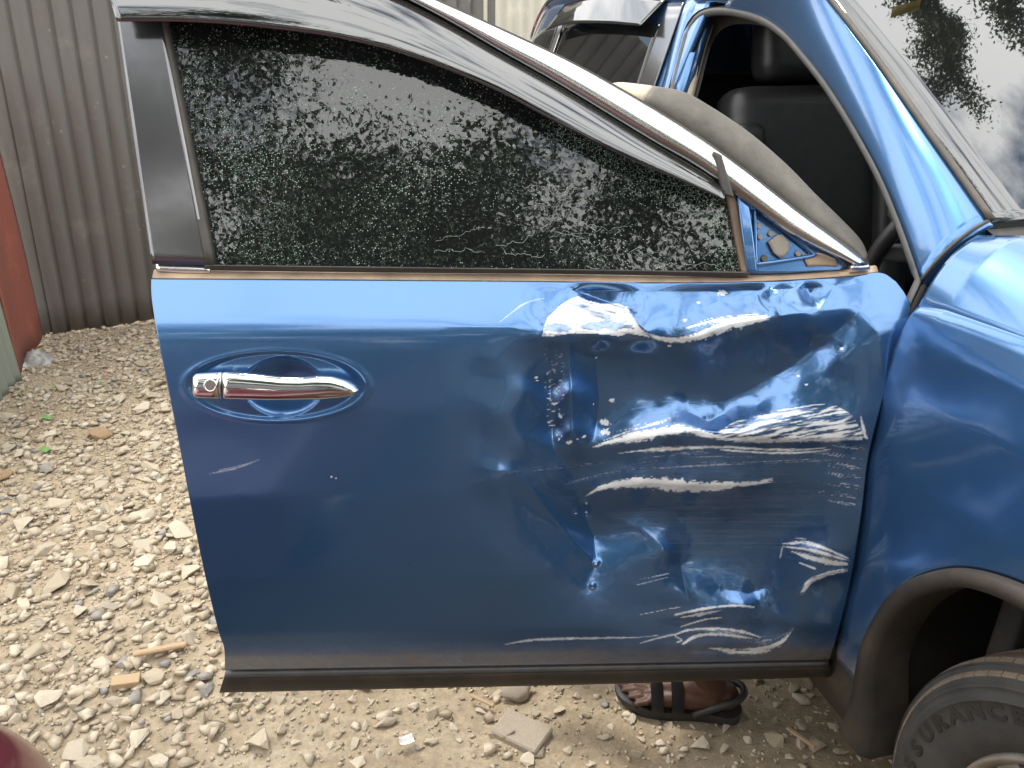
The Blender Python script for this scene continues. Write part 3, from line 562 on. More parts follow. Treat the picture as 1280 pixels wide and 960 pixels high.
Z3=.40+(topf[None]-.40)*np.linspace(0,1,40)[:,None]; L3=np.repeat(Lf[None],40,0)
for c0 in (-2.19,.52):
    a3=np.sqrt(np.clip(.42**2-(L3-c0)**2,0,None)); Z3=np.maximum(Z3,np.where(a3>0,.36+a3+np.linspace(0,1,40)[:,None]*.02,0))
patch('side_panel',mir(Sd(L3,Z3,-.006)),M['paint'],car,thick=.02,nrm=-EO,flip=True)
def win(name,poly_top,poly_bot,mat,off,par,n=30,m=10,mirror=False):
    A=cr(poly_top,n);B=cr(poly_bot,n); g=ruled(A,B,m); P=Sd(g[...,0],g[...,1],off)
    return patch(name,mir(P) if mirror else P,mat,par,thick=.004,nrm=-EO if mirror else EO,flip=mirror)
# rear door (part) with its glass, frame, visor as pieces
dl=np.linspace(-1.255,-2.30,40); dt=np.linspace(.44,1.12,24); gl,gzz=np.meshgrid(dl,dt); lb=gl
rd=patch('passenger_door',Sd(np.where(gl<-1.95,np.maximum(gl,-2.19+np.sqrt(np.clip(.44**2-(np.clip(.80-gzz,0,.44))**2*0,0,None))*0-.2+.0*gzz),gl),gzz,.003),M['paint'],car,thick=.05,nrm=EO,flip=False)
win('window_glass',[(-1.36,1.455),(-1.7,1.475),(-2.0,1.475),(-2.235,1.455)],[(-1.30,1.13),(-1.6,1.135),(-2.0,1.145),(-2.22,1.16)],M['tint'],-.001,rd)
win('window_frame',[(-1.262,1.51),(-1.275,1.51),(-1.36,1.51)],[(-1.20,1.12),(-1.25,1.12),(-1.305,1.12)],M['gloss_black'],.003,rd)
win('window_frame',[(-2.225,1.46),(-2.24,1.46),(-2.275,1.46)],[(-2.20,1.16),(-2.23,1.16),(-2.25,1.16)],M['chrome_dull'],.006,rd)
A=cr([(-1.385,1.522),(-1.7,1.542),(-2.05,1.545),(-2.30,1.53)],30); B=cr([(-1.385,1.452),(-1.7,1.46),(-2.05,1.458),(-2.29,1.437)],30); g=ruled(A,B,8); of=np.linspace(.004,.05,8)[:,None]**1.0
patch('rain_visor',S(g[...,0],side_o(g[...,0],g[...,1])+of,g[...,1]),M['visor'],rd,thick=.003,nrm=EO)
pp=cr([(-2.95,1.40),(-2.6,1.545),(-2.3,1.558),(-1.7,1.552),(-1.3,1.535)],50); tube('window_trim',Sd(pp[:,0],pp[:,1],.006),.006,M['chrome'],rd,8)
win('quarter_window',[(-2.30,1.45),(-2.5,1.44),(-2.66,1.40)],[(-2.27,1.17),(-2.5,1.19),(-2.72,1.30)],M['tint'],.001,car)
for mm in (True,):
    win('side_window',[(-1.36,1.48),(-1.7,1.495),(-2.0,1.495),(-2.6,1.44)],[(-1.30,1.14),(-1.6,1.14),(-2.0,1.15),(-2.66,1.26)],M['tint'],.0,car,mirror=True)
    win('side_window',[(-.10,1.13),(-.5,1.33),(-.85,1.45),(-1.2,1.47)],[(-.08,1.12),(-.5,1.13),(-.85,1.13),(-1.15,1.13)],M['tint'],.0,car,mirror=True)
# ---- tail
tz=np.linspace(.42,1.50,20); tl=np.interp(tz,[.42,.6,.95,1.1,1.5],[-3.05,-3.13,-3.10,-3.06,-2.98]); 
oo=np.linspace(0,1,30)
e0=side_o(np.full(20,-3.02),tz)-.006; tg=np.array([S(tl[i]-.12*(1-(2*oo-1)**4),e0[i]+(2*(MID)-2*e0[i])*oo,tz[i]+0*oo) for i in range(20)])
ed=np.array([S(np.full(1,-3.02),e0[i:i+1],tz[i:i+1])[0] for i in range(20)])
tg[:,0]=ed; tg[:,-1]=mir(ed); patch('tailgate',tg,M['paint'],car,thick=.02,nrm=-EF,flip=True)
rgl=tg[14:19,4:26]-EF*.006+ZV*.004; patch('rear_window',rgl,M['tint'],car,thick=.003,nrm=-EF,flip=True)
b=RE[-1]; g=np.array([b*(1-k)+mir(b)*k+4*k*(1-k)*ZV*.05 for k in np.linspace(0,1,30)]); patch('spoiler',np.array([g,g-EF*.12-ZV*.04,tg[-1]-EF*.01]),M['paint'],car,thick=.015,nrm=ZV,flip=True)
V,F=rbox((.1,.3,.3),.03,2)
for side in (0,1):
    c=S(-3.09,-.24,1.0); c=mir(c) if side else c
    R=np.stack([EF,EO,ZV]); obj('tail_light',(V*np.array([1.2,.8,1.]))@R+c,F,basic('red_lens',(.35,.01,.01),.15),car)
# ---- fender with arch, its top, hood, nose
_o=[(.068,.295),(.073,.34),(.076,.40),(.082,.463),(.094,.555),(.121,.642),(.162,.709),(.234,.779),(.324,.823)]; _i=[(.185,.295),(.176,.33),(.160,.394),(.136,.509),(.152,.596),(.191,.669),(.246,.735),(.293,.764),(.338,.779)]
def _full(p,zt): p=list(p); q=[(1.02-l,z) for l,z in p[::-1]]; return np.array(p+[(.42,zt-.006),(.51,zt),(.60,zt-.006)]+q)
ARO=cr(_full(_o,.846),90); ARI=cr(_full(_i,.800),90); ARI=ARO+(ARI-ARO)*.62
fl_=np.r_[np.linspace(.010,.074,14),np.linspace(.078,.16,22),np.linspace(.17,.99,66),np.linspace(1.0,1.35,14)]
ztop=np.interp(fl_,[0,.06,.2,.5,1.0,1.35],[1.075,1.088,1.098,1.10,1.03,.93])
zbot=np.full(len(fl_),.40); ii=(fl_>.076)&(fl_<.944); hf=len(ARO)//2; srt=np.argsort(ARO[:,0]); 
_l=ARO[:,0]; lef=ARO[:46]; rig=ARO[45:]
zbot[ii]=np.where(fl_[ii]<.51,np.interp(fl_[ii],np.maximum.accumulate(lef[:,0]),lef[:,1]),np.interp(fl_[ii],np.maximum.accumulate(rig[:,0]),rig[:,1])); zbot=np.maximum(zbot,.40)
w=np.linspace(0,1,44)[:,None]; FZ=ztop[None]*(1-w)+zbot[None]*w; FL=np.repeat(fl_[None],44,0)
def fender_o(l,z):
    o=np.interp(z,[.3,.39,.5,.62,.78,.92,1.0,1.06,1.10],[-.03,-.02,.0,.009,.012,.010,.004,-.008,-.03])
    zt=np.interp(l,[0,.06,.2,.5,1.0,1.35],[1.075,1.088,1.098,1.10,1.03,.93]); d=np.clip((zt-z)/.5,0,1)
    o=np.interp(d,[0,.03,.10,.25,.5,.75,1.],[-.020,-.008,.004,.012,.014,.008,0.])*1.0+np.where(z<.5,(z-.5)*.14,0)
    return o+.022*np.exp(-((l-.5)/.35)**2)-.14*np.clip(l-.8,0,2)**2
FO=fender_o(FL,FZ)
fen=patch('fender',S(FL,FO,FZ),M['paint'],car,thick=.004,nrm=EO,flip=False)
# rear return of the fender into the door gap
rr=S(FL[:,0],FO[:,0],FZ[:,0]); patch('fender_return',np.array([rr+EF*.0005,rr-EO*.03+EF*.003,rr-EO*.12+EF*.02]),M['paint'],car)
# upper fender from its crease in to the bonnet line
tl_=np.linspace(0,1,70); cre=S(FL[0],FO[0],FZ[0])
il=np.interp(FL[0],[0,.02,.15,.5,1.0,1.35],[-.03,.0,.14,.5,1.0,1.33]); io=np.interp(FL[0],[0,.06,.2,.5,1.0,1.35],[-.115,-.135,-.19,-.23,-.24,-.25]); iz=np.interp(FL[0],[0,.06,.2,.5,1.0,1.35],[1.168,1.182,1.185,1.165,1.08,.97])
inn=S(il,io,iz); tt=np.linspace(0,1,18)[:,None,None]; g=ruled(cre,inn,18); g=g+4*tt*(1-tt)*.016*(EO*.5+ZV*.85)
# the corner below the pillar closes on the pillar foot
g[:,0]=ruled(cre[:1],AP[0:1,0],18)[:,0] if False else g[:,0]
patch('fender_top',g,M['paint'],car,thick=.004,nrm=ZV,flip=True)
patch('fender',mir(S(FL,FO,FZ)),M['paint'],car,thick=.004,nrm=-EO,flip=True); patch('fender_top',mir(g),M['paint'],car,thick=.004,nrm=ZV)
tt=np.linspace(0,1,24)[:,None,None]; i2=inn[16:]; hd=i2[None]*(1-tt)+mir(i2)[None]*tt+4*tt*(1-tt)*.035*ZV+ZV*.003; patch('bonnet',hd,M['paint'],car,thick=.01,nrm=ZV,flip=True)
# cowl between bonnet and windscreen
w0=WSg[:,0]; h0=hd[:,0]; patch('cowl',np.array([w0+ZV*-.012,(w0+h0)/2-ZV*.03,h0-ZV*.02]),M['black'],car)
nose=np.array([S(1.35+.16*(1-(2*k-1)**4)+.02*math.sin(z*5),-.03+(2*MID+.06)*k,z) for z in np.linspace(.28,.95,14) for k in np.linspace(0,1,30)]).reshape(14,30,3); patch('bumper',nose,M['paint'],car,thick=.02,nrm=EF)
bf=hd[:,-1]; kk=np.linspace(0,1,24); lipb=np.array([S(1.35+.16*(1-(2*k-1)**4)+.02*math.sin(.95*5),-.03+(2*MID+.06)*k,.95) for k in kk]); patch('bonnet_lip',np.array([bf,(bf+lipb)/2+ZV*.012,lipb]),M['paint'],car,thick=.01,nrm=ZV)
V,F=rbox((.06,.26,.14),.02,2); R=np.stack([EF,EO,ZV])
for side in (0,1):
    c=S(1.42,-.24,.80); c=mir(c) if side else c; obj('headlight',V@R+c,F,M['screen'],car)
V,F=rbox((.05,.7,.16),.02,2); obj('grille',V@R+S(1.50,MID,.72),F,M['chrome'],car)
# ---- wheel arch moulding
fo_=fender_o(ARO[:,0],np.clip(ARO[:,1],.4,1)); g=[]
for k,of in ((-.02,.0015),(0.,.010),(.12,.018),(.5,.020),(.85,.016),(1.,.004),(1.03,-.06)):
    q=ARO*(1-k)+ARI*k; g.append(S(q[:,0],fo_+of,q[:,1]))
patch('arch_moulding',np.array(g),M['clad'],car,flip=True)
lin=[]
cc=np.array([.51,.40])
for k,of in ((1.0,-.035),(1.04,-.12),(1.04,-.36)):
    q=cc+(ARI-cc)*k; lin.append(S(q[:,0],0*q[:,0]+of,q[:,1]))
patch('wheel_liner',np.array(lin),M['void'],car)
th=np.linspace(0,2*np.pi,32,endpoint=False); Vd=np.array([S(ARI[:,0].mean()+.46*math.cos(a),-.35,max(.16,.40+.46*math.sin(a))) for a in th]); obj('liner_wall',Vd,[list(range(32))],M['void'],car,False)
# ---- sill below the door opening
sl_=np.linspace(.07,-1.9,40); sg=np.array([S(sl_,of+0*sl_,z+0*sl_) for of,z in ((-.09,.44),(-.055,.43),(-.03,.40),(-.025,.33),(-.04,.26),(-.12,.23))]); patch('sill',sg,M['clad'],car,thick=.02,nrm=EO)
patch('sill',mir(sg),M['clad'],car,thick=.02,nrm=-EO)
fl2=np.array([[S(l,o,.27) for o in np.linspace(-.1,2*MID+.1,6)] for l in np.linspace(1.2,-2.9,12)]); patch('underbody',fl2,M['void'],car,thick=.02,nrm=ZV)
# ---- wheels
def wheel(l0,z0,mirror=False,text=False):
    c=S(l0,-.015,z0); ax=EO
    if mirror: c=mir(c); ax=-EO
    wd=.225; R0=.365
    side=[(.236,-.030),(.246,-.014),(.262,-.006),(.275,-.001),(.290,.002),(.312,.003),(.3135,.0055),(.3165,.0055),(.318,.002),(.330,-.002),(.3315,.0),(.334,-.001),(.3355,-.004),(.345,-.013)]
    V,F=lathe(side+[(R0-.004,-.026)],ax,c,seg=120); ty=obj('wheel',V,F,M['tyre'],car)
    if mirror or not text:
        pass
    # tread blocks: a ribbed crown with cross sipes
    blocks=[]; nb=84
    V,F=lathe([(R0-.006,-.022),(R0-.006,-wd+.02),(.25,-wd)],ax,c,seg=120); blocks.append((V,F))
    u=np.cross(ax,[0,0,1.]);u/=np.linalg.norm(u);v=np.cross(u,ax)
    for k in range(nb):
        a0=2*np.pi*k/nb; da=2*np.pi/nb*.90
        for w0,w1,sk,r0,r1 in ((-.012,-.040,.25,R0-.018,R0),(-.040,-.072,.1,R0,R0+.001),(-.082,-.112,0,R0+.001,R0+.001),(-.122,-.150,0,R0+.001,R0+.001),(-.160,-.205,-.2,R0,R0-.012)):
            q=[]
            for (aa_,ww,rr_) in ((a0,w0,r0),(a0+da,w0,r0),(a0+da+sk*da,w1,r1),(a0+sk*da,w1,r1)):
                dr=u*math.cos(aa_)+v*math.sin(aa_); q.append((c+dr*rr_+ax*ww,c+dr*(rr_-.012)+ax*ww))
            Vb=np.array([p[0] for p in q]+[p[1] for p in q]); blocks.append((Vb,[[3,2,1,0],[0,1,5,4],[1,2,6,5],[2,3,7,6],[3,0,4,7]]))
    V,F=join(blocks); obj('tread',V,F,M['tread'],ty,False)
    V,F=lathe([(.240,-.024),(.236,-.012),(.230,-.014),(.224,-.026),(.218,-.05),(.212,-.16)],ax,c,seg=80); rim=obj('rim',V,F,M['rim'],ty)
    sp=[]
    for k in range(10):
        a=2*np.pi*k/10; dr=u*math.cos(a)+v*math.sin(a); dt=np.cross(ax,dr)
        sp.append(([c+dr*.226+dt*.022-ax*.03,c+dr*.226-dt*.022-ax*.03,c+dr*.05-dt*.03-ax*.015,c+dr*.05+dt*.03-ax*.015,c+dr*.226+dt*.018-ax*.055,c+dr*.226-dt*.018-ax*.055,c+dr*.05-dt*.03-ax*.06,c+dr*.05+dt*.03-ax*.06],[[3,2,1,0],[0,1,5,4],[2,3,7,6],[1,2,6,5],[3,0,4,7]]))
    V,F=lathe([(.001,-.005),(.04,-.008),(.07,-.02),(.075,-.06)],ax,c,seg=30); sp.append((V,F)); V,F=join(sp); obj('spokes',V,F,M['rim'],ty,False)
    V,F=lathe([(.17,-.10),(.05,-.10),(.05,-.12),(.17,-.12)],ax,c,seg=40); obj('brake_disc',V,F,M['chrome_dull'],ty)
    V,F=rbox((.01,.016,.03),.002,1); dr=u*math.cos(math.radians(97))+v*math.sin(math.radians(97)); obj('balance_weight',V@np.stack([np.cross(ax,dr),ax,dr])+c+dr*.229-ax*.012,F,M['chrome'],ty,False)
    if text:
        parts=[]; word='ASSURANCE'
        for ch,al in zip(word,[187.5,179.3,171.5,163.2,155.2,147.2,139.0,131.0,123.6]):
            al=math.radians(al)
            cu=bpy.data.curves.new('t','FONT'); cu.body=ch; cu.size=.030; cu.extrude=.0010; cu.offset=.0014; cu.align_x='CENTER'; cu.resolution_u=3
            ob=bpy.data.objects.new('t',cu); COL.objects.link(ob); bpy.context.view_layer.update(); me=ob.evaluated_get(bpy.context.evaluated_depsgraph_get()).to_mesh()
            LV=np.array([q.co[:] for q in me.vertices]); LF=[list(q.vertices) for q in me.polygons]; ob.to_mesh_clear(); bpy.data.objects.remove(ob); bpy.data.curves.remove(cu)
            dr=np.array(EF*math.cos(al)+ZV*math.sin(al)); dt=EF*math.sin(al)-ZV*math.cos(al)
            LV[:,0]*=1.55; parts.append((c+dt*LV[:,:1]+dr*(.2895+LV[:,1:2])+ax*(.0030+LV[:,2:3]),LF))
        V,F=join(parts); obj('lettering',V,F,M['letter'],ty,False)
    return ty
wheel(.510,.36,text=True); wheel(.510,.36,True); wheel(-2.19,.36); wheel(-2.19,.36,True)
# ---- cabin
def cbox(name,size,bev,l,o,z,mat,tilt=0.,par=None,seg=3,yaw=0.):
    V,F=rbox(size,bev,seg); cth,sth=math.cos(tilt),math.sin(tilt); V=V@np.array([[cth,0,-sth],[0,1,0],[sth,0,cth]]); cy,sy=math.cos(yaw),math.sin(yaw); V=V@np.array([[cy,sy,0],[-sy,cy,0],[0,0,1]])
    return obj(name,V@np.stack([EF,EO,ZV])+S(l,o,z),F,mat,par or car)
for oo_ in (-.52,-1.27):
    st=cbox('seat',(.54,.50,.16),.06,-.72,oo_,.62,M['leather'],-.1)
    cbox('backrest',(.15,.48,.66),.06,-1.02,oo_,.98,M['leather'],-.25,st); cbox('bolster',(.17,.09,.56),.04,-.97,oo_+.22,.94,M['leather'],-.25,st); cbox('bolster',(.17,.09,.56),.04,-.97,oo_-.22,.94,M['leather'],-.25,st)
    cbox('headrest',(.11,.27,.20),.045,-1.13,oo_,1.41,M['leather'],-.2,st)
st=cbox('seat',(.5,1.3,.18),.06,-1.75,MID,.62,M['leather'],-.1); cbox('backrest',(.15,1.3,.62),.06,-2.02,MID,.98,M['leather'],-.3,st)
cbox('dashboard',(.46,1.42,.36),.10,-.02,MID,.985,M['dash'],.0); cbox('centre_console',(.8,.24,.30),.05,-.45,MID,.60,M['dash'],-.1); st=cbox('console_lid',(.36,.26,.20),.03,-1.10,MID+.06,.90,M['dash'],.35); cbox('lid_panel',(.20,.27,.05),.015,-.90,MID+.06,1.0,M['dash'],.6,st)
cbox('cabin_floor',(2.6,1.5,.04),.01,-1.2,MID,.36,M['void']); cbox('firewall',(.04,1.6,.7),.01,.22,MID,.62,M['void']); cbox('headlining',(1.9,1.15,.02),.005,-1.75,MID,1.60,M['beige'])
# steering wheel
sc=S(-.41,-.47,1.03); sx=EF*-.9+ZV*.43; sx/=np.linalg.norm(sx); su=EO; sv=np.cross(sx,su)
a=np.linspace(0,2*np.pi,48,endpoint=False); stw=tube('steering_wheel',sc+.185*(np.cos(a)[:,None]*su+np.sin(a)[:,None]*sv),.017,M['leather'],car,10,closed=True)
for k in (0,math.pi,-math.pi/2 if sv[2]>0 else math.pi/2):
    d=math.cos(k)*su+math.sin(k)*sv; tube('spoke',np.array([sc-sx*.02+d*.03,sc+d*.18]),[.026,.016],M['dash'],stw,8)
V,F=lathe([(.001,.02),(.05,.02),(.075,.0),(.07,-.05)],sx,sc-sx*.02,seg=30); obj('airbag_cover',V,F,M['dash'],stw)
tube('steering_column',np.array([sc-sx*.05,sc-sx*.35]),.04,M['black'],car,12)
# ================================================================== THE OPEN DOOR
# outline traced on the photograph, laid on the door's own curved surface at its hinge
NS,NT=780,410
Tb=cr([(189,349),(400,350),(640,352),(850,354),(960,352),(1060,346),(1100,341),(1120,352)],NS)
Bb=res([(281,838),(600,833),(820,829),(1037,825)],NS)
Lb=cr([(189,349),(190,375),(198,425),(210,485),(222,545),(250,690),(272,785),(280,810),(281,838)],NT)
Rb=cr([(1120,352),(1133,370),(1138,388),(1127,428),(1109,480),(1093,538),(1084,580),(1077,640),(1064,720),(1050,780),(1037,825)],NT)
PG=coons(Tb,Bb,Lb,Rb); X,Y=PG[...,0],PG[...,1]
base=unp_door(X,Y)
# ---- dents: depth in millimetres at traced points, spread by radial functions
pts=[]
for x in range(180,1150,60): pts.append((x,349,0))
for x in range(280,1050,60): pts.append((x,838,0))
for x in range(200,640,70):
    for y in (390,450,520,600,690,780): pts.append((x,y,0))
pts+=[(600,400,0),(640,400,0),(600,470,-1),(600,540,-3),(600,620,-3),(600,700,0),(620,780,0),(670,790,-1),
 # edge at the hinge side
 (1136,390,0),(1105,480,0),(1086,560,0),(1074,650,0),(1060,720,-2),(1048,780,0),
 # upper ledge
 (660,385,1),(672,410,2),(690,395,-6),(715,362,-2),(735,368,-15),(765,378,-17),(790,384,-6),(700,405,3),(740,405,-1),(780,405,-6),
 (690,420,4),(750,421,1),(800,421,-6),(815,422,-9),(800,385,0),(815,370,-2),(850,375,-8),(850,400,-12),(870,421,-6),(900,408,-4),(950,396,2),(1000,389,3),
 (900,372,-13),(948,366,-9),(955,385,-2),(975,370,9),(1012,366,-9),(1026,386,2),(1050,362,4),(1080,375,0),(1060,388,0),(1100,365,0),
 # below the ledge: drops in to the valley
 (690,440,-8),(720,440,-16),(750,438,-20),(800,440,-26),(850,440,-22),(900,430,-18),(950,420,-13),(1000,410,-9),(1050,400,-5),
 (870,470,-40),(920,460,-36),(960,450,-30),(1010,430,-20),(1055,407,-9),
 (860,505,-46),(890,505,-46),(930,490,-40),(970,468,-33),(1020,438,-20),
 (905,520,-38),(950,505,-30),(1000,480,-18),(1045,450,-8),(1070,430,-3),(1060,480,-5),(1085,480,0),
 (820,470,-40),(780,470,-36),(740,480,-31),(712,490,-17),(690,485,-24),(660,490,-8),(640,450,-3),
 (820,510,-42),(780,520,-38),(745,530,-36),(715,540,-20),(692,535,-28),(660,550,-10),
 # the scraped ridge
 (1078,543,2),(1050,540,0),(1010,534,-2),(970,534,-6),(930,538,-13),(900,544,-20),(868,532,-25),(840,540,-22),(800,546,-25),(755,554,-30),
 (1050,510,-4),(1010,512,-8),(960,518,-16),(1060,520,1),
 # below it
 (1070,562,-4),(1020,565,-12),(960,566,-20),(900,566,-28),(840,568,-32),(780,575,-35),(730,585,-36),
 (1030,600,-12),(990,610,-22),(920,608,-24),(860,606,-25),(800,605,-27),(750,614,-31),
 (690,590,-22),(650,590,-10),(660,610,-14),(690,640,-24),(720,640,-36),(735,640,-40),
 (800,635,-44),(860,640,-44),(920,650,-42),(980,650,-30),(1030,650,-12),
 (640,640,-6),(680,680,-14),(715,690,-22),(743,708,-26),(745,670,-42),(770,650,-44),
 (790,690,-30),(830,690,-30),(770,710,-24),(850,700,-36),(858,740,-20),(810,740,-18),(760,745,-14),(700,740,-8),(640,720,-1),
 (900,690,-40),(960,690,-33),(1000,690,-17),(1030,690,-4),(1045,700,-2),(1010,712,-9),(1000,738,-8),(1030,735,-6),
 (900,730,-26),(945,735,-25),(970,750,-16),(930,755,-12),(880,762,-14),(850,768,-16),(800,775,-10),(740,780,-4),
 (1000,770,-3),(960,785,-10),(900,785,-12),(860,790,-12),(900,805,-5),(960,808,-2),(850,810,-3),(800,810,-1),(1030,800,0)]
pts=np.array(pts,float); c2=8.**2
def rb(d2): return np.sqrt(d2+c2)
dd_=((pts[:,None,:2]-pts[None,:,:2])**2).sum(-1); A_=rb(dd_)+np.eye(len(pts))*-1.2
wts=np.linalg.solve(A_,pts[:,2])
dent=np.zeros(X.shape)
for i in range(0,NT,20):
    sl2=slice(i,i+20); d2=(X[sl2][...,None]-pts[:,0])**2+(Y[sl2][...,None]-pts[:,1])**2; dent[sl2]=rb(d2)@wts
mask=np.clip((X-590)/90,0,1); mask=mask*mask*(3-2*mask); dent*=np.clip((X-540)/60,0,1)*(1.50+.30*np.clip((Y-560)/60,0,1))
edge=np.clip(np.minimum.reduce([(np.arange(NT)[:,None]/10.)+0*X,((NT-1-np.arange(NT))[:,None]/12.)+0*X]),0,1); dent*=edge
def polyd(pl,pad=45):
    pl=np.asarray(pl,float); lo=pl.min(0)-pad; hi=pl.max(0)+pad
    ix=np.where((X>lo[0])&(X<hi[0])&(Y>lo[1])&(Y<hi[1])); x=X[ix];y=Y[ix]
    best=np.full(x.shape,1e9); side=np.zeros(x.shape); al=np.zeros(x.shape); acc=0
    tot=np.linalg.norm(np.diff(pl,axis=0),axis=1).sum()
    for a,b in zip(pl[:-1],pl[1:]):
        d=b-a; L_=np.hypot(*d); t_=np.clip(((x-a[0])*d[0]+(y-a[1])*d[1])/L_**2,0,1); ex=x-a[0]-t_*d[0]; ey=y-a[1]-t_*d[1]; q=np.hypot(ex,ey)
        k=q<best; best=np.where(k,q,best); side=np.where(k,np.sign(d[0]*ey-d[1]*ex)*q,side); al=np.where(k,(acc+t_*L_)/tot,al); acc+=L_
    o=np.full(X.shape,1e9); o1=np.zeros(X.shape); o2=np.zeros(X.shape); o[ix]=best;o1[ix]=side;o2[ix]=al
    return o,o1,o2
# sharp folds where the sheet creased
for pl,amp,wd in [([(672,424),(682,402),(714,361)],4,9),([(714,361),(750,374),(786,386)],-6,8),([(786,386),(798,405),(816,421)],5,8),([(816,421),(870,422),(910,405),(960,397),(1010,389),(1060,384)],4,9),
   ([(672,420),(640,409),(560,408)],.8,8),([(1078,388),(1000,450),(930,492),(880,510)],-4,16),([(745,556),(800,547),(870,538),(1000,548),(1082,546)],3,8),([(780,564),(900,560),(1040,563)],-2,7),
   ([(735,612),(800,604),(900,607),(955,602)],2.5,9),([(640,590),(690,645),(746,708)],3.5,10),([(746,708),(742,670),(722,620)],-3,8),([(746,640),(800,660),(850,700),(862,745)],2.5,10),
   ([(850,700),(856,730),(862,752)],-3,7),([(845,768),(900,760),(940,757)],2.5,7),([(990,782),(960,760),(955,730)],2,9),([(978,682),(1020,688),(1060,702)],2,8),([(1060,712),(1020,720),(1000,738)],3,7),
   ([(975,395),(960,372),(1000,358)],2.,8),([(1010,365),(1028,388)],-2,8),([(860,515),(885,527),(900,520)],-5,9),([(712,430),(714,500),(716,556)],4.5,10),([(690,440),(688,500),(692,560)],-3.5,9),([(745,445),(748,500),(744,545)],-3.5,11),([(600,585),(650,592),(690,640)],2,12),([(692,560),(720,600),(738,640)],-3,9),([(900,560),(890,620),(905,680)],1.6,16),([(1035,560),(1030,640),(1036,690)],2.5,10),([(958,362),(975,394)],2.5,6),([(1005,352),(1022,390)],-2.5,6),([(1022,390),(1050,352)],2.2,6),([(1075,390),(1100,420),(1103,470)],1.5,9),
   ([(846,792),(880,790),(925,793)],1.6,6),([(900,735),(935,742),(955,735)],-2.5,9)]:
    d,sd_,al=polyd(pl); dent+=1.35*amp*np.exp(-(d/wd)**1.25)*(np.sin(np.pi*np.clip(al*.9+.05,0,1))**.5)*edge
for x,y,a,w in [(731,628,3,4),(722,640,3,4),(733,640,-4,5),(746,703,3,4),(741,732,2,3),(886,527,-5,9),(720,362,2,4),(903,366,-1.2,5),(1051,435,-1.5,5),(420,596,0,3)]:
    dent+=a*np.exp(-((X-x)**2+(Y-y)**2)/w**2)
dent+=mask*edge*np.clip(-dent/14,0,1)*(1.6*(fbm(X/46,Y/40,3,21)-.45)+.7*(fbm(X/15+4,Y/12,3,31)-.45))
# faint ripples of the thin sheet on the undamaged part
dent+=(1-mask)*edge*.30*(fbm(X/120,Y/90,2,3)-.4)
# ---- pressed dish behind the handle
ex,ey=(X-345)/113.,(Y-482)/44.; er=np.hypot(ex,ey); sm=lambda a,b,v:(lambda q:q*q*(3-2*q))(np.clip((v-a)/(b-a),0,1))
dent-=4.5*(1-sm(.86,1.0,er))*1.0; dent+=1.0*np.exp(-((er-1.02)/.05)**2)
br_=np.hypot((X-354)/50.,(Y-483)/38.); dent-=21*np.clip(1-br_**2,0,1)**.8
P=unp_door(X,Y,dent*.001)
# ---- scrapes of white paint and grey scuffs
scr=np.zeros(X.shape); gre=np.zeros(X.shape)
wx,wy=X+5*(fbm(X/22,Y/22,2,61)-.5),Y+4*(fbm(X/19+7,Y/19,2,62)-.5)
def inpoly(pl):
    pl=np.asarray(pl,float); c=np.zeros(X.shape,bool); n=len(pl)
    for i in range(n):
        a=pl[i];b=pl[(i+1)%n]; k=((a[1]>wy)!=(b[1]>wy))&(wx<(b[0]-a[0])*(wy-a[1])/(b[1]-a[1]+1e-9)+a[0]); c^=k
    return c
def put(m,v,grey=False):
    global scr,gre
    if grey: gre=np.maximum(gre,m*v)
    else: scr=np.maximum(scr,m*v)
def stroke(pl,hw,dens=.85,v=1.,fs=26,fd=2.2,grey=False,seed=0):
    pl=cr(pl,24) if len(pl)>2 else res(pl,4); d,sd_,al=polyd(pl,18)
    w_=np.interp(al,np.linspace(0,1,len(hw)),hw)*1.15; L_=np.linalg.norm(np.diff(pl,axis=0),axis=1).sum(); a_=al*L_
    # scratches run along the stroke: long fine streaks, broken ends, ragged rims
    rag=(vn(a_/9+seed*5.3,sd_/60,seed+70)-.5)*1.1+(vn(a_/3.2+seed,sd_/1.4,seed+71)-.5)*1.2
    st=vn(a_/(fs*1.3)+seed*3.1,sd_/(fd*.42)+seed*7.7+50,seed+2)*.5+vn(a_/(fs*.35),sd_/(fd*.38)+seed,seed+9)*.3+vn(a_/2.2,sd_/1.1,seed+33)*.2
    e=1-np.clip((d-w_*(.92+.55*rag)+.8)/1.3,0,1); edgew=np.clip(d/np.maximum(w_,.1),0,1)**1.5; ends=np.clip(np.minimum(al,1-al)*7,0,1)**.5
    m_=e*np.clip((dens*(.55+.45*ends)-.42*edgew+.17-st)*6,0,1); put(m_,v*(.86+.14*vn(a_/5,sd_/1.2,seed+40)),grey)
    if w_.max()>2.5: put(np.exp(-(d/(w_*1.7+1))**2)*np.clip((.62-st)*4,0,1),.22,True)
A=[(677,419),(684,398),(696,384),(709,375),(722,370),(733,375),(751,379),(772,379),(783,383),(791,397),(800,410),(812,422),(798,419),(785,416),(772,420),(746,417),(719,416),(693,419)]
hol=(np.hypot((X-696)/15,(Y-410)/5)<.9+.5*vn(X/5,Y/3,4))|(np.hypot((X-760)/34,(Y-407)/6)<.55+.75*vn(X/9,Y/3,5))
sk=vn((X+Y*.8)/22,(Y-X*.25)/2.4,8)
put(inpoly(A)*np.where(hol,.25,1)*np.clip(1.2-.9*np.clip(sk*2.2-1.05,0,1)-.5*np.clip(vn(X/3,Y/1.6,88)*2.2-1.3,0,1),0,1),.96)
stroke([(806,414),(820,422),(845,425),(872,421),(905,408),(935,402),(962,399)],[1.5,2.5,4,6.5,7,5,1],.8,seed=1)
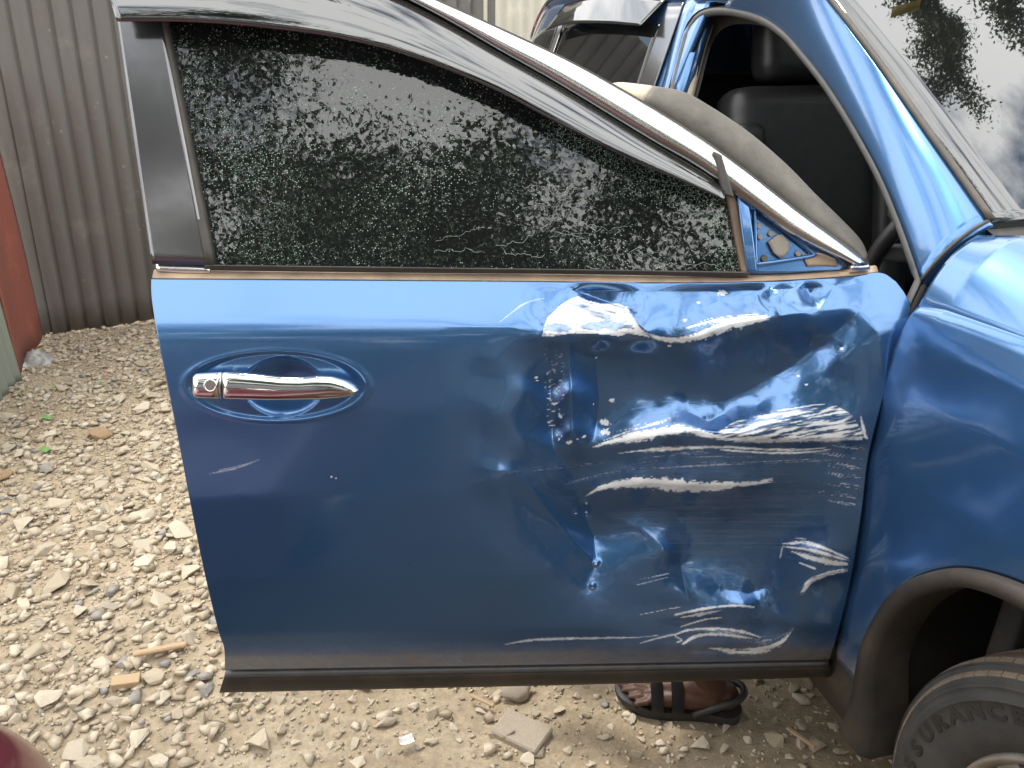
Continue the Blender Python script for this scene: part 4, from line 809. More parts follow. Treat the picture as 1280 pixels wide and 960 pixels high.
stroke([(858,410),(900,399),(958,393)],[2,5,3],.45,seed=2); stroke([(890,403),(930,396),(968,396)],[2,4,2],.5,seed=22)
stroke([(741,559),(765,552),(795,546),(852,536),(880,543),(905,546)],[1,5,7,6,4,2],.86,seed=3); stroke([(772,540),(812,530),(850,519)],[2,6,2],.42,seed=4,fs=14); stroke([(750,552),(790,538),(830,528)],[1,4,2],.35,seed=41,fs=12)
stroke([(772,567),(830,561),(900,559),(960,562),(1005,562),(1038,559)],[.8,2.6,2,1.6,1.5,1],.72,seed=5); stroke([(900,562),(960,566),(1010,565),(1040,561)],[1,1.4,1.4,.8],.8,seed=55)
E_=[(890,546),(908,533),(930,521),(960,513),(999,508),(1026,504),(1045,505),(1066,520),(1077,537),(1078,549),(999,551),(920,549)]
st=vn((X+1.9*Y)/9,(Y+.16*X)/2.0,13)*.55+vn(X/26,(Y+.16*X)/1.5,14)*.45; band=np.clip((Y-500)/50,0,1)
put(inpoly(E_)*np.clip((.50+.14*band-st)*6.5,0,1),.95)
stroke([(895,549),(960,551),(1040,549),(1083,547)],[2,3,3,2],.75,.8,seed=6); stroke([(1076,520),(1080,540),(1084,548)],[1,2,2],.9,seed=7)
for k,y in enumerate((558,570,582,594,606,618,628)): stroke([(1030-8*(k%3),y-4),(1052,y),(1079-2*k*.5,y+3)],[1,5,4],.36,.55,seed=30+k,grey=False,fs=18,fd=1.6)
stroke([(731,621),(748,611),(770,606),(800,603),(840,606),(880,609),(920,606),(965,602)],[.5,4,6.5,7.5,7,5,3,.8],.90,seed=8,fd=1.6); stroke([(900,608),(935,605),(966,600)],[2,3,1.5],.5,seed=81,fs=10); stroke([(950,604),(957,601),(966,598)],[1.5,2,1],.9,seed=82)
stroke([(700,607),(760,592),(850,582),(950,578),(1045,574)],[1,4,6,5,2],.30,.45,seed=9,fs=60); stroke([(590,602),(640,592),(700,583),(760,578)],[1,3,3,1],.34,.3,seed=10,fs=60); stroke([(745,590),(850,572),(1000,572)],[1,3,2],.3,.4,seed=101,fs=70)
stroke([(976,680),(1005,678),(1030,685),(1060,698)],[.8,2.6,2.6,1.5],.74,.9,seed=11); stroke([(978,683),(1015,688),(1058,700)],[.8,2,1.2],.95,seed=12); stroke([(988,689),(1020,699),(1060,706)],[1,4,2.4],.75,.9,seed=13); stroke([(998,703),(1020,711)],[1,2],.7,.9,seed=14); stroke([(1061,712),(1035,717),(1013,726),(1002,740)],[2,4.5,4.2,4],.62,.9,seed=15); stroke([(978,684),(975,697)],[1,1],.8,.6,seed=16); stroke([(994,672),(1008,674)],[1,1],.8,.6,seed=17)
stroke([(630,806),(665,800),(720,798),(790,797),(822,794)],[.6,1.4,1.2,1,.6],1.,.85,seed=18); stroke([(800,804),(825,797),(848,792)],[.6,1.2,1],.9,.8,seed=19)
stroke([(843,769),(880,761),(915,757),(943,759)],[1.5,1.8,1.4,1.6],.8,.85,seed=20); stroke([(850,772),(880,767),(902,763)],[1,2.6,1],.6,.8,seed=21); stroke([(850,784),(880,775),(902,772)],[1,2,1],.65,.85,seed=23)
stroke([(842,794),(862,787),(895,786),(925,789),(952,797)],[1.4,1.8,1.8,2,1],.8,.95,seed=24); stroke([(853,805),(872,795),(900,793),(945,799)],[1.6,2,1.6,1],.85,.95,seed=25); stroke([(846,803),(852,800),(843,795)],[1,1,1],.9,.9,seed=26)
stroke([(886,810),(920,814),(950,812),(975,804),(994,783)],[1,3.5,5,3.6,1.2],.66,.95,seed=27); stroke([(800,768),(855,758)],[1,2],.5,.7,seed=28); stroke([(798,725),(837,717)],[1,1.6],.6,.75,seed=29); stroke([(796,731),(836,722)],[1,1.4],.55,.6,seed=291)
L_=[(681,432),(703,432),(707,470),(706,545),(694,554),(683,535)]
st=vn(X/3.0,Y/2.0,17); put(inpoly(L_)*np.clip((st-.74)*8,0,1)*np.clip((Y-430)/60,.25,1),.8)
for x,y,r in [(765,500,4),(757,528,7),(757,540,6),(671,472,2.5),(672,476,2),(745,447,2),(742,505,1.6),(1051,436,3),(998,470,2),(1008,481,2),(903,366,6),(712,553,4),(730,546,3),(722,549,2),(837,432,3),(745,705,2),(741,735,1.6),(733,629,1.8),(733,640,2),(720,642,1.6),(415,596,1.4),(420,598,1.2),(856,400,3),(873,378,2)]:
    put((np.hypot((X-x)/1.7,(Y-y))<r*.62*(.4+.9*vn(X/2.2,Y/1.6,19)))*1.,.8)
stroke([(262,592),(296,585),(325,574)],[.5,1.,.5],.9,.55,seed=33,fd=1.); stroke([(272,588),(300,582),(318,577)],[.5,.8,.4],.8,.5,seed=34,fd=1.); stroke([(625,402),(655,380),(683,372)],[.6,1.4,.6],.7,.35,seed=35)
# grey scuffing where the other car rubbed along
rub=np.clip(1-np.hypot((X-900)/190,(Y-640)/110),0,1)*1.3
put(np.clip(rub,0,1)*np.clip((.52-vn(X/80,Y/2.4,40)*.6-vn(X/18,Y/1.6,41)*.25)*4,0,1),.30,True)
put(np.clip(1-np.hypot((X-860)/130,(Y-775)/26),0,1)*np.clip((.75-fbm(X/30,Y/6,3,44))*3,0,1),.5,True)
put(np.clip(1-np.hypot((X-800)/45,(Y-421)/9),0,1)*np.clip((.8-vn(X/8,Y/2.5,45))*3,0,1),.6,True)
for k,(pl,hw) in enumerate([([(745,556),(800,545),(870,540),(900,546)],[4,12,10,5]),([(900,540),(960,528),(1040,528),(1080,542)],[6,18,20,8]),([(735,616),(800,604),(880,608),(970,602)],[3,11,10,4]),([(850,412),(900,404),(960,397)],[4,10,5]),([(800,572),(900,564),(1040,566)],[3,7,5]),([(985,688),(1060,702)],[6,10]),([(850,790),(900,790),(960,800),(990,788)],[6,12,10,4]),([(690,400),(740,398),(790,405)],[10,18,9])]): stroke(pl,hw,.30,.42,34,1.7,seed=200+k)
scr*=.93+.07*vn(X/3,Y/3,3)
# ---- outer panel with its folded-back rim, closed by an inner pressing
rimb=np.concatenate([P[0],P[1:,-1],P[-1,::-1][1:],P[1:-1,0][::-1]]); nb_=len(rimb)
V=np.concatenate([P.reshape(-1,3),rimb-DN*.005+(rimb.mean(0)-rimb)*.004,rimb-DN*.116+(rimb.mean(0)-rimb)*.012])
F=gridF(NT,NS)[:,::-1]; k0=NT*NS; idx=np.arange(NT*NS).reshape(NT,NS); ri=np.concatenate([idx[0],idx[1:,-1],idx[-1,::-1][1:],idx[1:-1,0][::-1]])
j=np.arange(nb_); j2=(j+1)%nb_
F=np.concatenate([F,np.stack([ri[j],ri[j2],k0+j2,k0+j],-1),np.stack([k0+j,k0+j2,k0+nb_+j2,k0+nb_+j],-1)])
door=obj('driver_door',V,F,M['doorpaint'],car,True,attrs={'scrape':np.concatenate([scr.ravel(),np.zeros(2*nb_)]),'grey':np.concatenate([gre.ravel(),np.zeros(2*nb_)])})
door['label']='crumpled blue driver door, dented and scraped with white paint'
sub=rimb[::6]-DN*.115+(rimb.mean(0)-rimb[::6])*.014; n_=len(sub); back=sub-DN*.055+(sub.mean(0)-sub)*.03
V=np.vstack([sub,back]); F=[[i,(i+1)%n_,n_+(i+1)%n_,n_+i] for i in range(n_)]+[list(range(n_,2*n_)),list(range(n_))[::-1]]; obj('inner_panel',V,F,M['black'],door,False)
def dpatch(name,top,bot,mat,off,n=40,m=8,thick=.004,prf=None,smooth=True,bulge=0.,attrs=None,par=None):
    A=cr(top,n) if len(top)>2 else res(top,n); B=cr(bot,n) if len(bot)>2 else res(bot,n); g=ruled(A,B,m)
    of=off if np.isscalar(off) else np.linspace(off[0],off[1],m)[:,None]
    tt=np.linspace(0,1,m)[:,None]; Q=unp_door(g[...,0],g[...,1],of+bulge*4*tt*(1-tt)+0*g[...,0],prf or glassprof)
    return patch(name,Q,mat,par or door,smooth,thick,DN,flip=True)
# ---- belt line: tan flange, bright edge
dpatch('belt_flange',[(192,338),(400,341),(640,343),(860,346),(990,344),(1050,338),(1084,334),(1096,333)],[(190,348),(400,349),(640,351),(850,353),(960,351),(1060,345),(1090,341),(1098,340)],M['tan'],(-.012,.002),n=90,thick=.006)
dpatch('belt_seal',[(255,332),(500,335),(740,338),(935,341)],[(255,338),(500,341),(740,343),(935,347)],M['rubber'],(.008,-.006),n=70,thick=.006)
dpatch('belt_trim',[(195,329),(225,330),(262,332)],[(195,339),(225,341),(262,342)],M['chrome_dull'],-.006,n=14,thick=.006,bulge=.004)
# ---- shattered glass
gt=[(186,-62),(280,-60),(380,-43),(480,-8),(550,24),(625,64),(700,110),(812,177),(880,214),(912,240)]; gb=[(262,335),(420,337),(640,340),(800,342),(934,344)]
A=cr(gt,240);B=cr(gb,240); g=ruled(A,B,130); gX,gY=g[...,0],g[...,1]
Q=unp_door(gX,gY,-.012+0*gX,glassprof); 
cru=.55+.35*(fbm(gX/70,gY/60,3,5)-.5)
def near(pl,w):
    pl=cr(pl,30); d=np.min(np.hypot(gX[...,None]-pl[:,0],gY[...,None]-pl[:,1]),-1); return np.exp(-(d/w)**2)
cru+=1.25*near([(700,165),(760,195),(830,225),(880,255),(915,300),(925,335)],20)+.4*near([(240,120),(300,200),(350,300)],50)-.5*near([(560,300),(620,310)],40)
Q=Q+DN*(.0012*(fbm(gX/90,gY/70,3,9)-.5)+.0006*(fbm(gX/25,gY/25,2,19)-.5))[...,None]*np.clip((340-gY)/40,0,1)[...,None]
patch('window_glass',Q,M['crack'],door,True,.004,DN,attrs={'crush':np.clip(cru*.92,0,1.6)},flip=True)
# crack lines that opened in the film: fine raised pale threads
rs_=random.Random(3); cv=[]
def thread(x,y,a,n,st):
    pl=[(x,y)]
    for _ in range(n):
        b=a+rs_.gauss(0,.6); x+=st*math.cos(b); y+=st*math.sin(b)*.8; pl.append((x,y))
    return pl
for k in range(30):
    x,y=rs_.uniform(590,915),rs_.uniform(235,338); pl=np.array(thread(x,y,rs_.uniform(-.5,.35)+(0 if k%2 else math.pi),rs_.randint(5,16),4.5)); pl=pl[(pl[:,1]<336)&(pl[:,1]>170)&(pl[:,0]<920)]
    if len(pl)>2:
        q=unp_door(pl[:,0],pl[:,1],np.full(len(pl),-.0105),glassprof); cv.append(tubeVF(q,rs_.uniform(.0001,.0002),4))
V,F=join(cv); o=obj('glass_cracks',V,F,basic('white_crack',(.55,.62,.55),.4),door); o['kind']='stuff'
# ---- frame: black pillar cover, glass run, chrome strip, rain visor
dpatch('pillar_cover',[(134,-62),(158,-62),(184,-62)],[(190,330),(226,331),(261,332)],M['gloss_black'],.004,n=16,m=30,thick=.02,bulge=.004)
dpatch('glass_run',[(180,-62),(183,-62),(188,-62)],[(258,333),(262,333),(267,334)],M['rubber'],.006,n=6,m=20,thick=.02)
ct=[(112,-94),(250,-88),(350,-74),(450,-42),(545,1),(625,37),(737,91),(880,177),(1000,268),(1045,300),(1086,330)]; cbm=[(116,-66),(280,-64),(380,-48),(480,-13),(550,21),(620,61),(700,106),(812,174),(880,214),(985,290),(1072,333)]
dpatch('chrome_strip',ct,cbm,M['chrome_dull'],.010,n=110,m=10,thick=.012,bulge=.010)
dpatch('window_frame',[(x+2,y-2) for x,y in ct],[(x-3,y+5) for x,y in cbm],M['black'],-.012,n=90,m=4,thick=.03)
vb=[(146,27),(240,28),(330,35),(430,49),(520,73),(620,113),(700,156),(780,196),(850,226),(905,250)]
vt=[(118,-66),(280,-64),(380,-48),(480,-13),(550,21),(620,61),(700,106),(812,174),(880,214),(908,236)]
dpatch('rain_visor',vt,vb,M['visor'],(.006,.040),n=110,m=14,thick=.003,bulge=.012)
dpatch('trim_joint',[(893,190),(898,192),(902,194)],[(904,244),(911,246),(918,248)],M['black'],.022,n=6,m=14,thick=.03,bulge=.0)
dpatch('strip_end',[(1066,330),(1074,327),(1086,329)],[(1064,338),(1076,339),(1088,337)],M['chrome_dull'],.006,n=8,m=6,thick=.012,bulge=.005)
# ---- bare bracket where the mirror is missing
dpatch('glass_channel',[(908,238),(913,240),(919,243)],[(928,343),(933,343),(938,343)],M['rust'],.0,n=6,m=20,thick=.012)
dpatch('mirror_bracket',[(918,240),(940,243),(985,277),(1030,310),(1058,331)],[(936,342),(960,342),(990,341),(1020,339),(1052,337)],M['paint'],-.008,n=40,m=24,thick=.01)
mp_=[(948,262),(1012,314),(1014,320),(950,330),(945,326),(944,266)]; A=np.array(mp_,float)
rp_=cr(np.vstack([A,A[:1]]),60); q=unp_door(rp_[:,0],rp_[:,1],np.full(60,-.004),glassprof); tube('pressed_rib',q,.0035,M['paint'],door,8)
dpatch('bracket_post',[(922,243),(927,242),(936,248)],[(934,340),(940,341),(947,341)],M['paint'],(.004,.0),n=8,m=24,thick=.01,bulge=.006)
dpatch('tan_seam',[(1003,319),(1025,317),(1044,324)],[(1010,333),(1030,332),(1048,333)],M['tan'],-.004,n=10,m=5,thick=.004)
dpatch('foam_pad',[(961,303),(976,293),(988,305)],[(968,317),(978,323),(986,313)],M['foam'],.0,n=8,m=6,thick=.006)
for x,y,r in [(949,282,3.3),(951,296,3.3),(964,292,3.2),(956,323,4),(998,317,3.2)]:
    th=np.linspace(0,2*np.pi,14,endpoint=False); q=unp_door(x+r*np.cos(th),y+r*np.sin(th),np.full(14,-.003),glassprof); obj('rivet',np.vstack([q,q-DN*.006]),[list(range(14))[::-1]]+[[i,(i+1)%14,14+(i+1)%14,14+i] for i in range(14)],M['foam'] if r<3.9 else M['rubber'],door,False)
# ---- dusty grey brown trim that bulges out behind the window frame
tp=[(764,106),(778,104),(800,106),(830,110),(858,116),(885,131),(915,150),(945,172),(985,207),(1020,243),(1052,274),(1076,300),(1086,322)]
bt=[(752,116),(765,122),(785,135),(812,150),(840,168),(868,186),(895,204),(925,228),(965,258),(1000,285),(1035,308),(1062,322),(1080,330)]
A=cr(tp,70);B=cr(bt,70); g=ruled(A,B,24); tt=np.linspace(0,1,24)[:,None]; of=-.075+.035*np.sin(np.pi*np.clip(tt*.9+.05,0,1))**.6+.004*(fbm(g[...,0]/40,g[...,1]/40,3,6)-.5)
Q=unp_door(g[...,0],g[...,1],of+0*g[...,0],glassprof); patch('trim_cover',Q[:,9:],M['olive'],door,True,.025,DN,flip=True); patch('trim_edging',Q[:,:10]-DN*.001,M['beige'],door,True,.026,DN,flip=True)
# ---- sill moulding along the bottom of the door
def flatprof(z): return -.012+0*z
dpatch('sill_bead',[(282,838),(600,833),(820,829),(1036,825)],[(280,848),(600,842),(820,838),(1036,833)],M['seal'],(.0,.006),n=80,m=6,thick=.01,prf=flatprof,bulge=.004)
dpatch('sill_moulding',[(280,846),(600,841),(820,837),(1037,832)],[(274,866),(500,861),(760,855),(1040,846)],M['clad'],(.004,-.006),n=80,m=8,thick=.03,prf=flatprof,bulge=.006)
# ---- chrome handle
def loft(name,xs,up,lo,mat,nb,nf,cap=.5,par=door):
    ring=[]; th=np.linspace(0,2*np.pi,20,endpoint=False)
    for i,x in enumerate(xs):
        yu,yl=np.interp(x,*zip(*up)),np.interp(x,*zip(*lo)); k=min(1,max(.15,1)); 
        cy=(yu+yl)/2; hh=(yl-yu)/2; yy=cy-hh*np.sign(np.sin(th))*np.abs(np.sin(th))**.75; base_=unp_door(np.full(20,float(x)),yy,np.full(20,nb))
        e=min(1,(min(x-xs[0],xs[-1]-x)/10.)); tk_=nf*(.35+.65*math.sqrt(max(0,1-(1-e)**2))); ring.append(base_+DN*(tk_*.5*(np.sign(np.cos(th))*np.abs(np.cos(th))**.8))[:,None])
    V=np.array(ring); n=len(xs); F=gridF(n,20,wrap=True).tolist()+[list(range(20))[::-1],[(n-1)*20+i for i in range(20)]]
    return obj(name,V.reshape(-1,3),F,mat,par)
loft('door_handle',np.linspace(278.5,448.5,60),[(278,465),(300,465.5),(330,468),(355,470.5),(378,471),(398,469.5),(415,470),(432,475),(443,481),(448.5,487)],[(278,498),(340,499.5),(400,498.5),(425,496.5),(440,493.5),(448.5,488.5)],M['chrome'],.020,.022)
loft('lock_cover',np.linspace(241.5,277,20),[(241.5,470),(245,467),(277,465)],[(241.5,493),(246,496.5),(277,498)],M['chrome'],.020,.022)
th=np.linspace(0,2*np.pi,24,endpoint=False); q=unp_door(263+7.2*np.cos(th),482+7.2*np.sin(th),np.full(24,.0305)); tube('lock_ring',q,.0016,M['chrome'],door,8,closed=True)
q2=unp_door(263+5.2*np.cos(th),482+5.2*np.sin(th),np.full(24,.0318)); obj('key_cylinder',np.vstack([q2,q2-DN*.006]),[list(range(24))[::-1]]+[[i,(i+1)%24,24+(i+1)%24,24+i] for i in range(24)],M['chrome_dull'],door,False)
for k in (.06,.40):  # hinges tying the door to the body
    tube('hinge',np.vstack([S(.03,-.06,.5+k),D(.03,-.06,.5+k)]),.018,M['paint'],door,8)

# ================================================================== PERSON SQUATTING BEHIND THE DOOR
def cap(p0,p1,r0,r1,sg=16):
    p0=np.array(p0,float);p1=np.array(p1,float); d=p1-p0; L_=np.linalg.norm(d); d=d/L_
    up=np.array([0,0,1.]) if abs(d[2])<.9 else np.array([1.,0,0]); a=np.cross(d,up);a/=np.linalg.norm(a);b=np.cross(a,d)
    st=[(-r0*math.cos(k),r0*math.sin(k)) for k in np.linspace(.05,math.pi/2,5)]+[(L_*k,r0+(r1-r0)*k) for k in (.25,.5,.75)]+[(L_+r1*math.sin(k),r1*math.cos(k)) for k in np.linspace(0,math.pi/2-.05,5)]
    th=np.linspace(0,2*np.pi,sg,endpoint=False); V=np.array([p0+d*x+r*(np.cos(th)[:,None]*a+np.sin(th)[:,None]*b) for x,r in st]); n=len(st)
    return V.reshape(-1,3),gridF(n,sg,wrap=True).tolist()+[list(range(sg))[::-1],[(n-1)*sg+i for i in range(sg)]]
def fuse(name,caps,vox,mat,parent,smooth=4):
    V,F=join([cap(*c) for c in caps]); o=obj(name,V,F,mat,parent)
    m=o.modifiers.new('r','REMESH'); m.mode='VOXEL'; m.voxel_size=vox; m.use_smooth_shade=True
    m=o.modifiers.new('s','SMOOTH'); m.iterations=smooth; m.factor=.5
    bpy.context.view_layer.update(); me=bpy.data.meshes.new_from_object(o.evaluated_get(bpy.context.evaluated_depsgraph_get())); o.modifiers.clear(); o.data=me
    me.polygons.foreach_set('use_smooth',np.ones(len(me.polygons),bool)); return o
he=gnd(905,880,.03); to=gnd(772,862,.03); fx=(to-he)/np.linalg.norm(to-he); fy=np.cross(ZV,fx); fy=fy*np.sign(fy[1])   # fx heel to toe, fy away from the camera
def FT(a,b,z,org): return org+fx*a+fy*b+ZV*z
def foot_caps(org,mir_=1):
    c=[]; b=lambda q:q*mir_
    c+=[(FT(.0,b(.0),.045,org),FT(.045,b(.0),.040,org),.032,.034),(FT(.03,b(.012),.048,org),FT(.175,b(.030),.030,org),.034,.018),(FT(.03,b(-.010),.042,org),FT(.165,b(-.022),.026,org),.030,.016),(FT(.04,b(.0),.062,org),FT(.15,b(.006),.036,org),.034,.018)]
    for k,(bb,ln,r) in enumerate(((.038,.234,.0125),(.016,.238,.0088),(-.002,.228,.0082),(-.020,.214,.0078),(-.037,.198,.0078))):
        c+=[(FT(.16,b(bb*.8),.028,org),FT(ln-.022,b(bb),.030,org),r*1.0,r),(FT(ln-.022,b(bb),.030,org),FT(ln,b(bb*1.02),.021,org),r,r*.9)]
    return c
org1=he.copy(); org1[2]=.012; org2=org1+fy*.24+fx*-.03
pe=empty('person',label='person squatting behind the open door, only a sandalled foot showing',cat='person')
def leg(org): 
    an=FT(.035,0,.085,org); kn=FT(.20,.0,.44,org); return an,kn
hip=FT(-.16,.12,.30,org1); c=[]
for org,m_ in ((org1,1),(org2,-1)):
    an,kn=leg(org); c+=foot_caps(org,m_)+[(FT(.03,0,.05,org),an,.036,.034),(an,kn*.55+an*.45,.034,.052),(kn*.55+an*.45,kn,.052,.055),(kn,hip+fy*(.09 if m_<0 else -.09),.06,.085)]
ch=FT(.10,.12,.66,org1); nk=FT(.14,.12,.74,org1); hd_=FT(.19,.12,.83,org1)
c+=[(hip-fy*.09,hip+fy*.09,.10,.10),(hip,ch,.12,.13),(ch-fy*.14,ch+fy*.14,.075,.075),(ch,nk,.06,.05),(nk,hd_,.05,.075),(hd_,hd_+ZV*.05+fx*-.01,.085,.088),(hd_+fx*.085-ZV*.015,hd_+fx*.095-ZV*.03,.014,.016)]
for q in (-1,1):
    sh=ch+fy*.17*q; el=FT(.20,.12+.19*q,.50,org1); wr=FT(.40,.12+.08*q,.46,org1); c+=[(sh,el,.05,.042),(el,wr,.042,.030),(wr,wr+fx*.06,.032,.028)]
    for k in range(4): c+=[(wr+fx*.06+fy*(.02-.014*k),wr+fx*.12+fy*(.02-.014*k)-ZV*.03,.0105,.009)]
    c+=[(wr+fx*.02+fy*.03*-q,wr+fx*.07+fy*.05*-q,.012,.010)]
fuse('body',c,.0038,M['skin'],pe,2)
fuse('shirt',[(hip,ch,.135,.145),(ch-fy*.14,ch+fy*.14,.088,.088)]+[(ch+fy*.17*q,FT(.16,.12+.19*q,.57,org1),.064,.06) for q in (-1,1)],.012,M['cloth'],pe)
fuse('trousers',[(hip-fy*.09,hip+fy*.09,.125,.125)]+[(leg(o_)[1],hip+fy*q*.09,.075,.105) for o_,q in ((org1,-1),(org2,1))],.012,M['cloth2'],pe)
fuse('hair',[(hd_+ZV*.055-fx*.02,hd_+ZV*.06-fx*.01,.088,.086)],.012,basic('black_hair',(.01,.009,.008),.9),pe)
for org,m_ in ((org1,1),(org2,-1)):
    out=np.array([(-.042,0),(-.035,.026),(0,.04),(.08,.038),(.16,.056),(.215,.054),(.245,.035),(.25,.012),(.235,-.022),(.20,-.042),(.14,-.046),(.05,-.034),(-.01,-.036),(-.035,-.022)]); out=cr(np.vstack([out,out[:1]]),60)[:-1]
    V=np.array([FT(a,b*m_,z-.012+ (.008 if a>.2 else 0),org) for z in (.0,.006,.020,.0235) for a,b in (out*(1 if .003<z<.022 else .97))]); F=gridF(4,59,wrap=True).tolist()+[list(range(59))[::-1],[3*59+i for i in range(59)]]; so=obj('sandal',V,F,M['sandal'],pe,False)
    def strap(a0,a1,lo,hi,wd,zt):
        g=[]
        for w_ in (-.5,.5):
            r=[]
            for k in np.linspace(0,math.pi,16):
                f_=k/math.pi; r.append(FT(a0+(a1-a0)*f_+w_*wd,m_*(lo+(hi-lo)*(.5-.5*math.cos(k))),.008+zt*math.sin(k)**.7,org))
            g.append(r)
        Q=np.array(g); Q2=Q+(Q-Q.mean((0,1)))*.06
        V=np.concatenate([Q.reshape(-1,3),Q2.reshape(-1,3)]); F=gridF(2,16).tolist()+(gridF(2,16)+32).tolist()+[[i,i+1,i+33,i+32] for i in range(15)]+[[16+i,17+i,49+i,48+i] for i in range(15)]
        obj('strap',V,F,M['sandal'],so)
    strap(.150,.165,-.046,.056,.026,.050); strap(.105,.12,-.043,.048,.026,.066)
    V,F=tubeVF(cr([FT(.07,-.040*m_,.012,org),FT(.02,-.040*m_,.045,org),FT(-.025,-.026*m_,.062,org),FT(-.040,0,.066,org),FT(-.025,.026*m_,.062,org),FT(.02,.040*m_,.045,org),FT(.07,.042*m_,.012,org)],30),.0085,8); obj('heel_strap',V,F,M['sandal'],so)

# ================================================================== MAROON CAR BESIDE THE PHOTOGRAPHER
mc=empty('car',label='maroon parked saloon car beside the gravel, only its front corner showing',cat='car')
MO=np.array([-1.345,.757,0.]); ma=math.radians(-4); mf=np.array([math.sin(ma),math.cos(ma),0]); mr=np.array([math.cos(ma),-math.sin(ma),0])
def MC(a,b,z): a,b,z=np.broadcast_arrays(*[np.asarray(q,float) for q in (a,b,z)]); return MO+a[...,None]*mf+b[...,None]*mr+z[...,None]*ZV
xs=np.r_[np.linspace(0,-.25,14),np.linspace(-.32,-4.1,50),np.linspace(-4.15,-4.35,10)]
rows=[]
for x in xs:
    e=np.interp(-x,[0,.02,.08,.18,.3,4.1,4.25,4.35],[.60,.68,.76,.81,.835,.835,.80,.70]); top=np.interp(-x,[0,.03,.10,.3,1.1,3.5,4.2,4.35],[.60,.66,.71,.75,.86,.90,.88,.80]); bot=np.interp(-x,[0,.1,.4,4.2,4.35],[.28,.22,.20,.22,.3])
    th=np.linspace(-math.pi/2,1.5*math.pi,56,endpoint=False); cx=np.sign(np.cos(th))*np.abs(np.cos(th))**.32; cy=np.sign(np.sin(th))*np.abs(np.sin(th))**.42
    rows.append(MC(x,e*cx*(1-.05*np.clip(cy,0,1)),(top+bot)/2+(top-bot)/2*cy))
V=np.array(rows); n=len(xs); obj('body',V.reshape(-1,3),gridF(n,56,wrap=True).tolist()+[list(range(56))[::-1],[(n-1)*56+i for i in range(56)]],M['maroon'],mc)
cab=[]
for x,w_,z in ((-1.15,.70,.85),(-1.75,.58,1.36),(-2.2,.55,1.42),(-2.9,.55,1.40),(-3.55,.66,.90)):
    k=np.linspace(-1,1,16); cab.append(MC(x,w_*k,z+.03*(1-k**4)))
C5=np.array(cab); roof=np.array(cr(C5[1:4].reshape(3,-1),12)).reshape(12,16,3); patch('roof',roof,M['maroon'],mc,thick=.02,nrm=ZV,flip=True)
patch('windscreen',ruled(C5[0],C5[1],8),M['tint'],mc,thick=.004,nrm=ZV,flip=True); patch('rear_window',ruled(C5[3],C5[4],8),M['tint'],mc,thick=.004,nrm=ZV,flip=True)
for q in (0,-1):
    T=np.array([C5[i][q] for i in range(5)]); Bq=np.array([MC(x,(.74 if q else -.74),.86) for x in (-1.15,-1.75,-2.2,-2.9,-3.55)]); patch('side_window',ruled(cr(T,20),cr(Bq,20),6),M['tint'],mc,thick=.004,nrm=mr*(1 if q else -1),flip=not q)
for q in (-1,1):
    V,F=rbox((.30,.16,.13),.05,3); obj('headlight',V@np.stack([mr,mf,ZV])+MC(-.085,.50*q,.50),F,M['screen'],mc)
    for x in (-.85,-3.45):
        c0=MC(x,.76*q,.31); V,F=lathe([(.19,-.1),(.22,.03),(.27,.04),(.305,.02),(.31,-.15),(.2,-.18)],mr*q,c0,seg=40); w_=obj('wheel',V,F,M['tyre'],mc); V,F=lathe([(.001,.02),(.08,.03),(.19,.0),(.20,.03)],mr*q,c0,seg=30); obj('rim',V,F,M['rim'],w_)

# ================================================================== TREES (seen mirrored in the glass)
def tree(name,base,h,trunk_r,limbs,leaf,label,seed,spread=1.,lift=.3,flat=.45,per=260,crownz=.45,clump=.035):
    R=random.Random(seed); r2=np.random.default_rng(seed); root=empty(name,label=label,cat='tree',group=None); base=np.array(base,float)
    V=[];tips=[]
    tr=cr([base+ZV*-.1,base+ZV*h*.3+np.array([.15,.1,0]),base+ZV*h*.6+np.array([-.1,.2,0]),base+ZV*h*.95],24); V.append(tubeVF(tr,np.linspace(trunk_r,trunk_r*.2,24),10))
    for k in range(limbs):
        f=crownz+(1-crownz)*(k+.5)/limbs; p=tr[int(f*23)]; a=k*2.4+R.uniform(-.3,.3); ln=h*.42*spread*(1.15-.75*(f-crownz)/(1-crownz))*R.uniform(.75,1.15)
        d=np.array([math.cos(a),math.sin(a),lift]); pl=cr([p,p+d*ln*.45+ZV*.05*ln,p+d*ln*.8+ZV*R.uniform(-.02,.08)*ln,p+d*ln],14); V.append(tubeVF(pl,np.linspace(trunk_r*.34,trunk_r*.05,14),6))
        for j in range(5,14):
            if R.random()<.85:
                b=a+R.choice((-1,1))*R.uniform(.5,1.2); l2=ln*R.uniform(.18,.36); d2=np.array([math.cos(b),math.sin(b),R.uniform(-.1,.45)]); q=res([pl[j],pl[j]+d2*l2],5); V.append(tubeVF(q,np.linspace(trunk_r*.08,trunk_r*.02,5),5)); tips+=[q[2],q[3],q[4]]
        tips+=[pl[9],pl[11],pl[13]]
    v,f=join(V); obj('trunk',v,f,M['bark'],root)
    tips=np.array(tips); n=len(tips)*per//3; c=tips[r2.integers(0,len(tips),n)]+r2.normal(0,1,(n,3))*np.array([1,1,flat])*h*clump*spread
    u=r2.normal(size=(n,3)); u/=np.linalg.norm(u,axis=1)[:,None]; w=np.cross(u,r2.normal(size=(n,3))); w/=np.linalg.norm(w,axis=1)[:,None]; s1=leaf*r2.uniform(.6,1.3,(n,1))
    q=np.stack([c-u*s1,c+w*s1*.42,c+u*s1,c-w*s1*.42],1); o=obj('crown',q.reshape(-1,3),np.arange(4*n).reshape(n,4),M['leaf'],root,False,attrs={'tone':np.repeat(r2.uniform(0,1,n),4)})
    return root
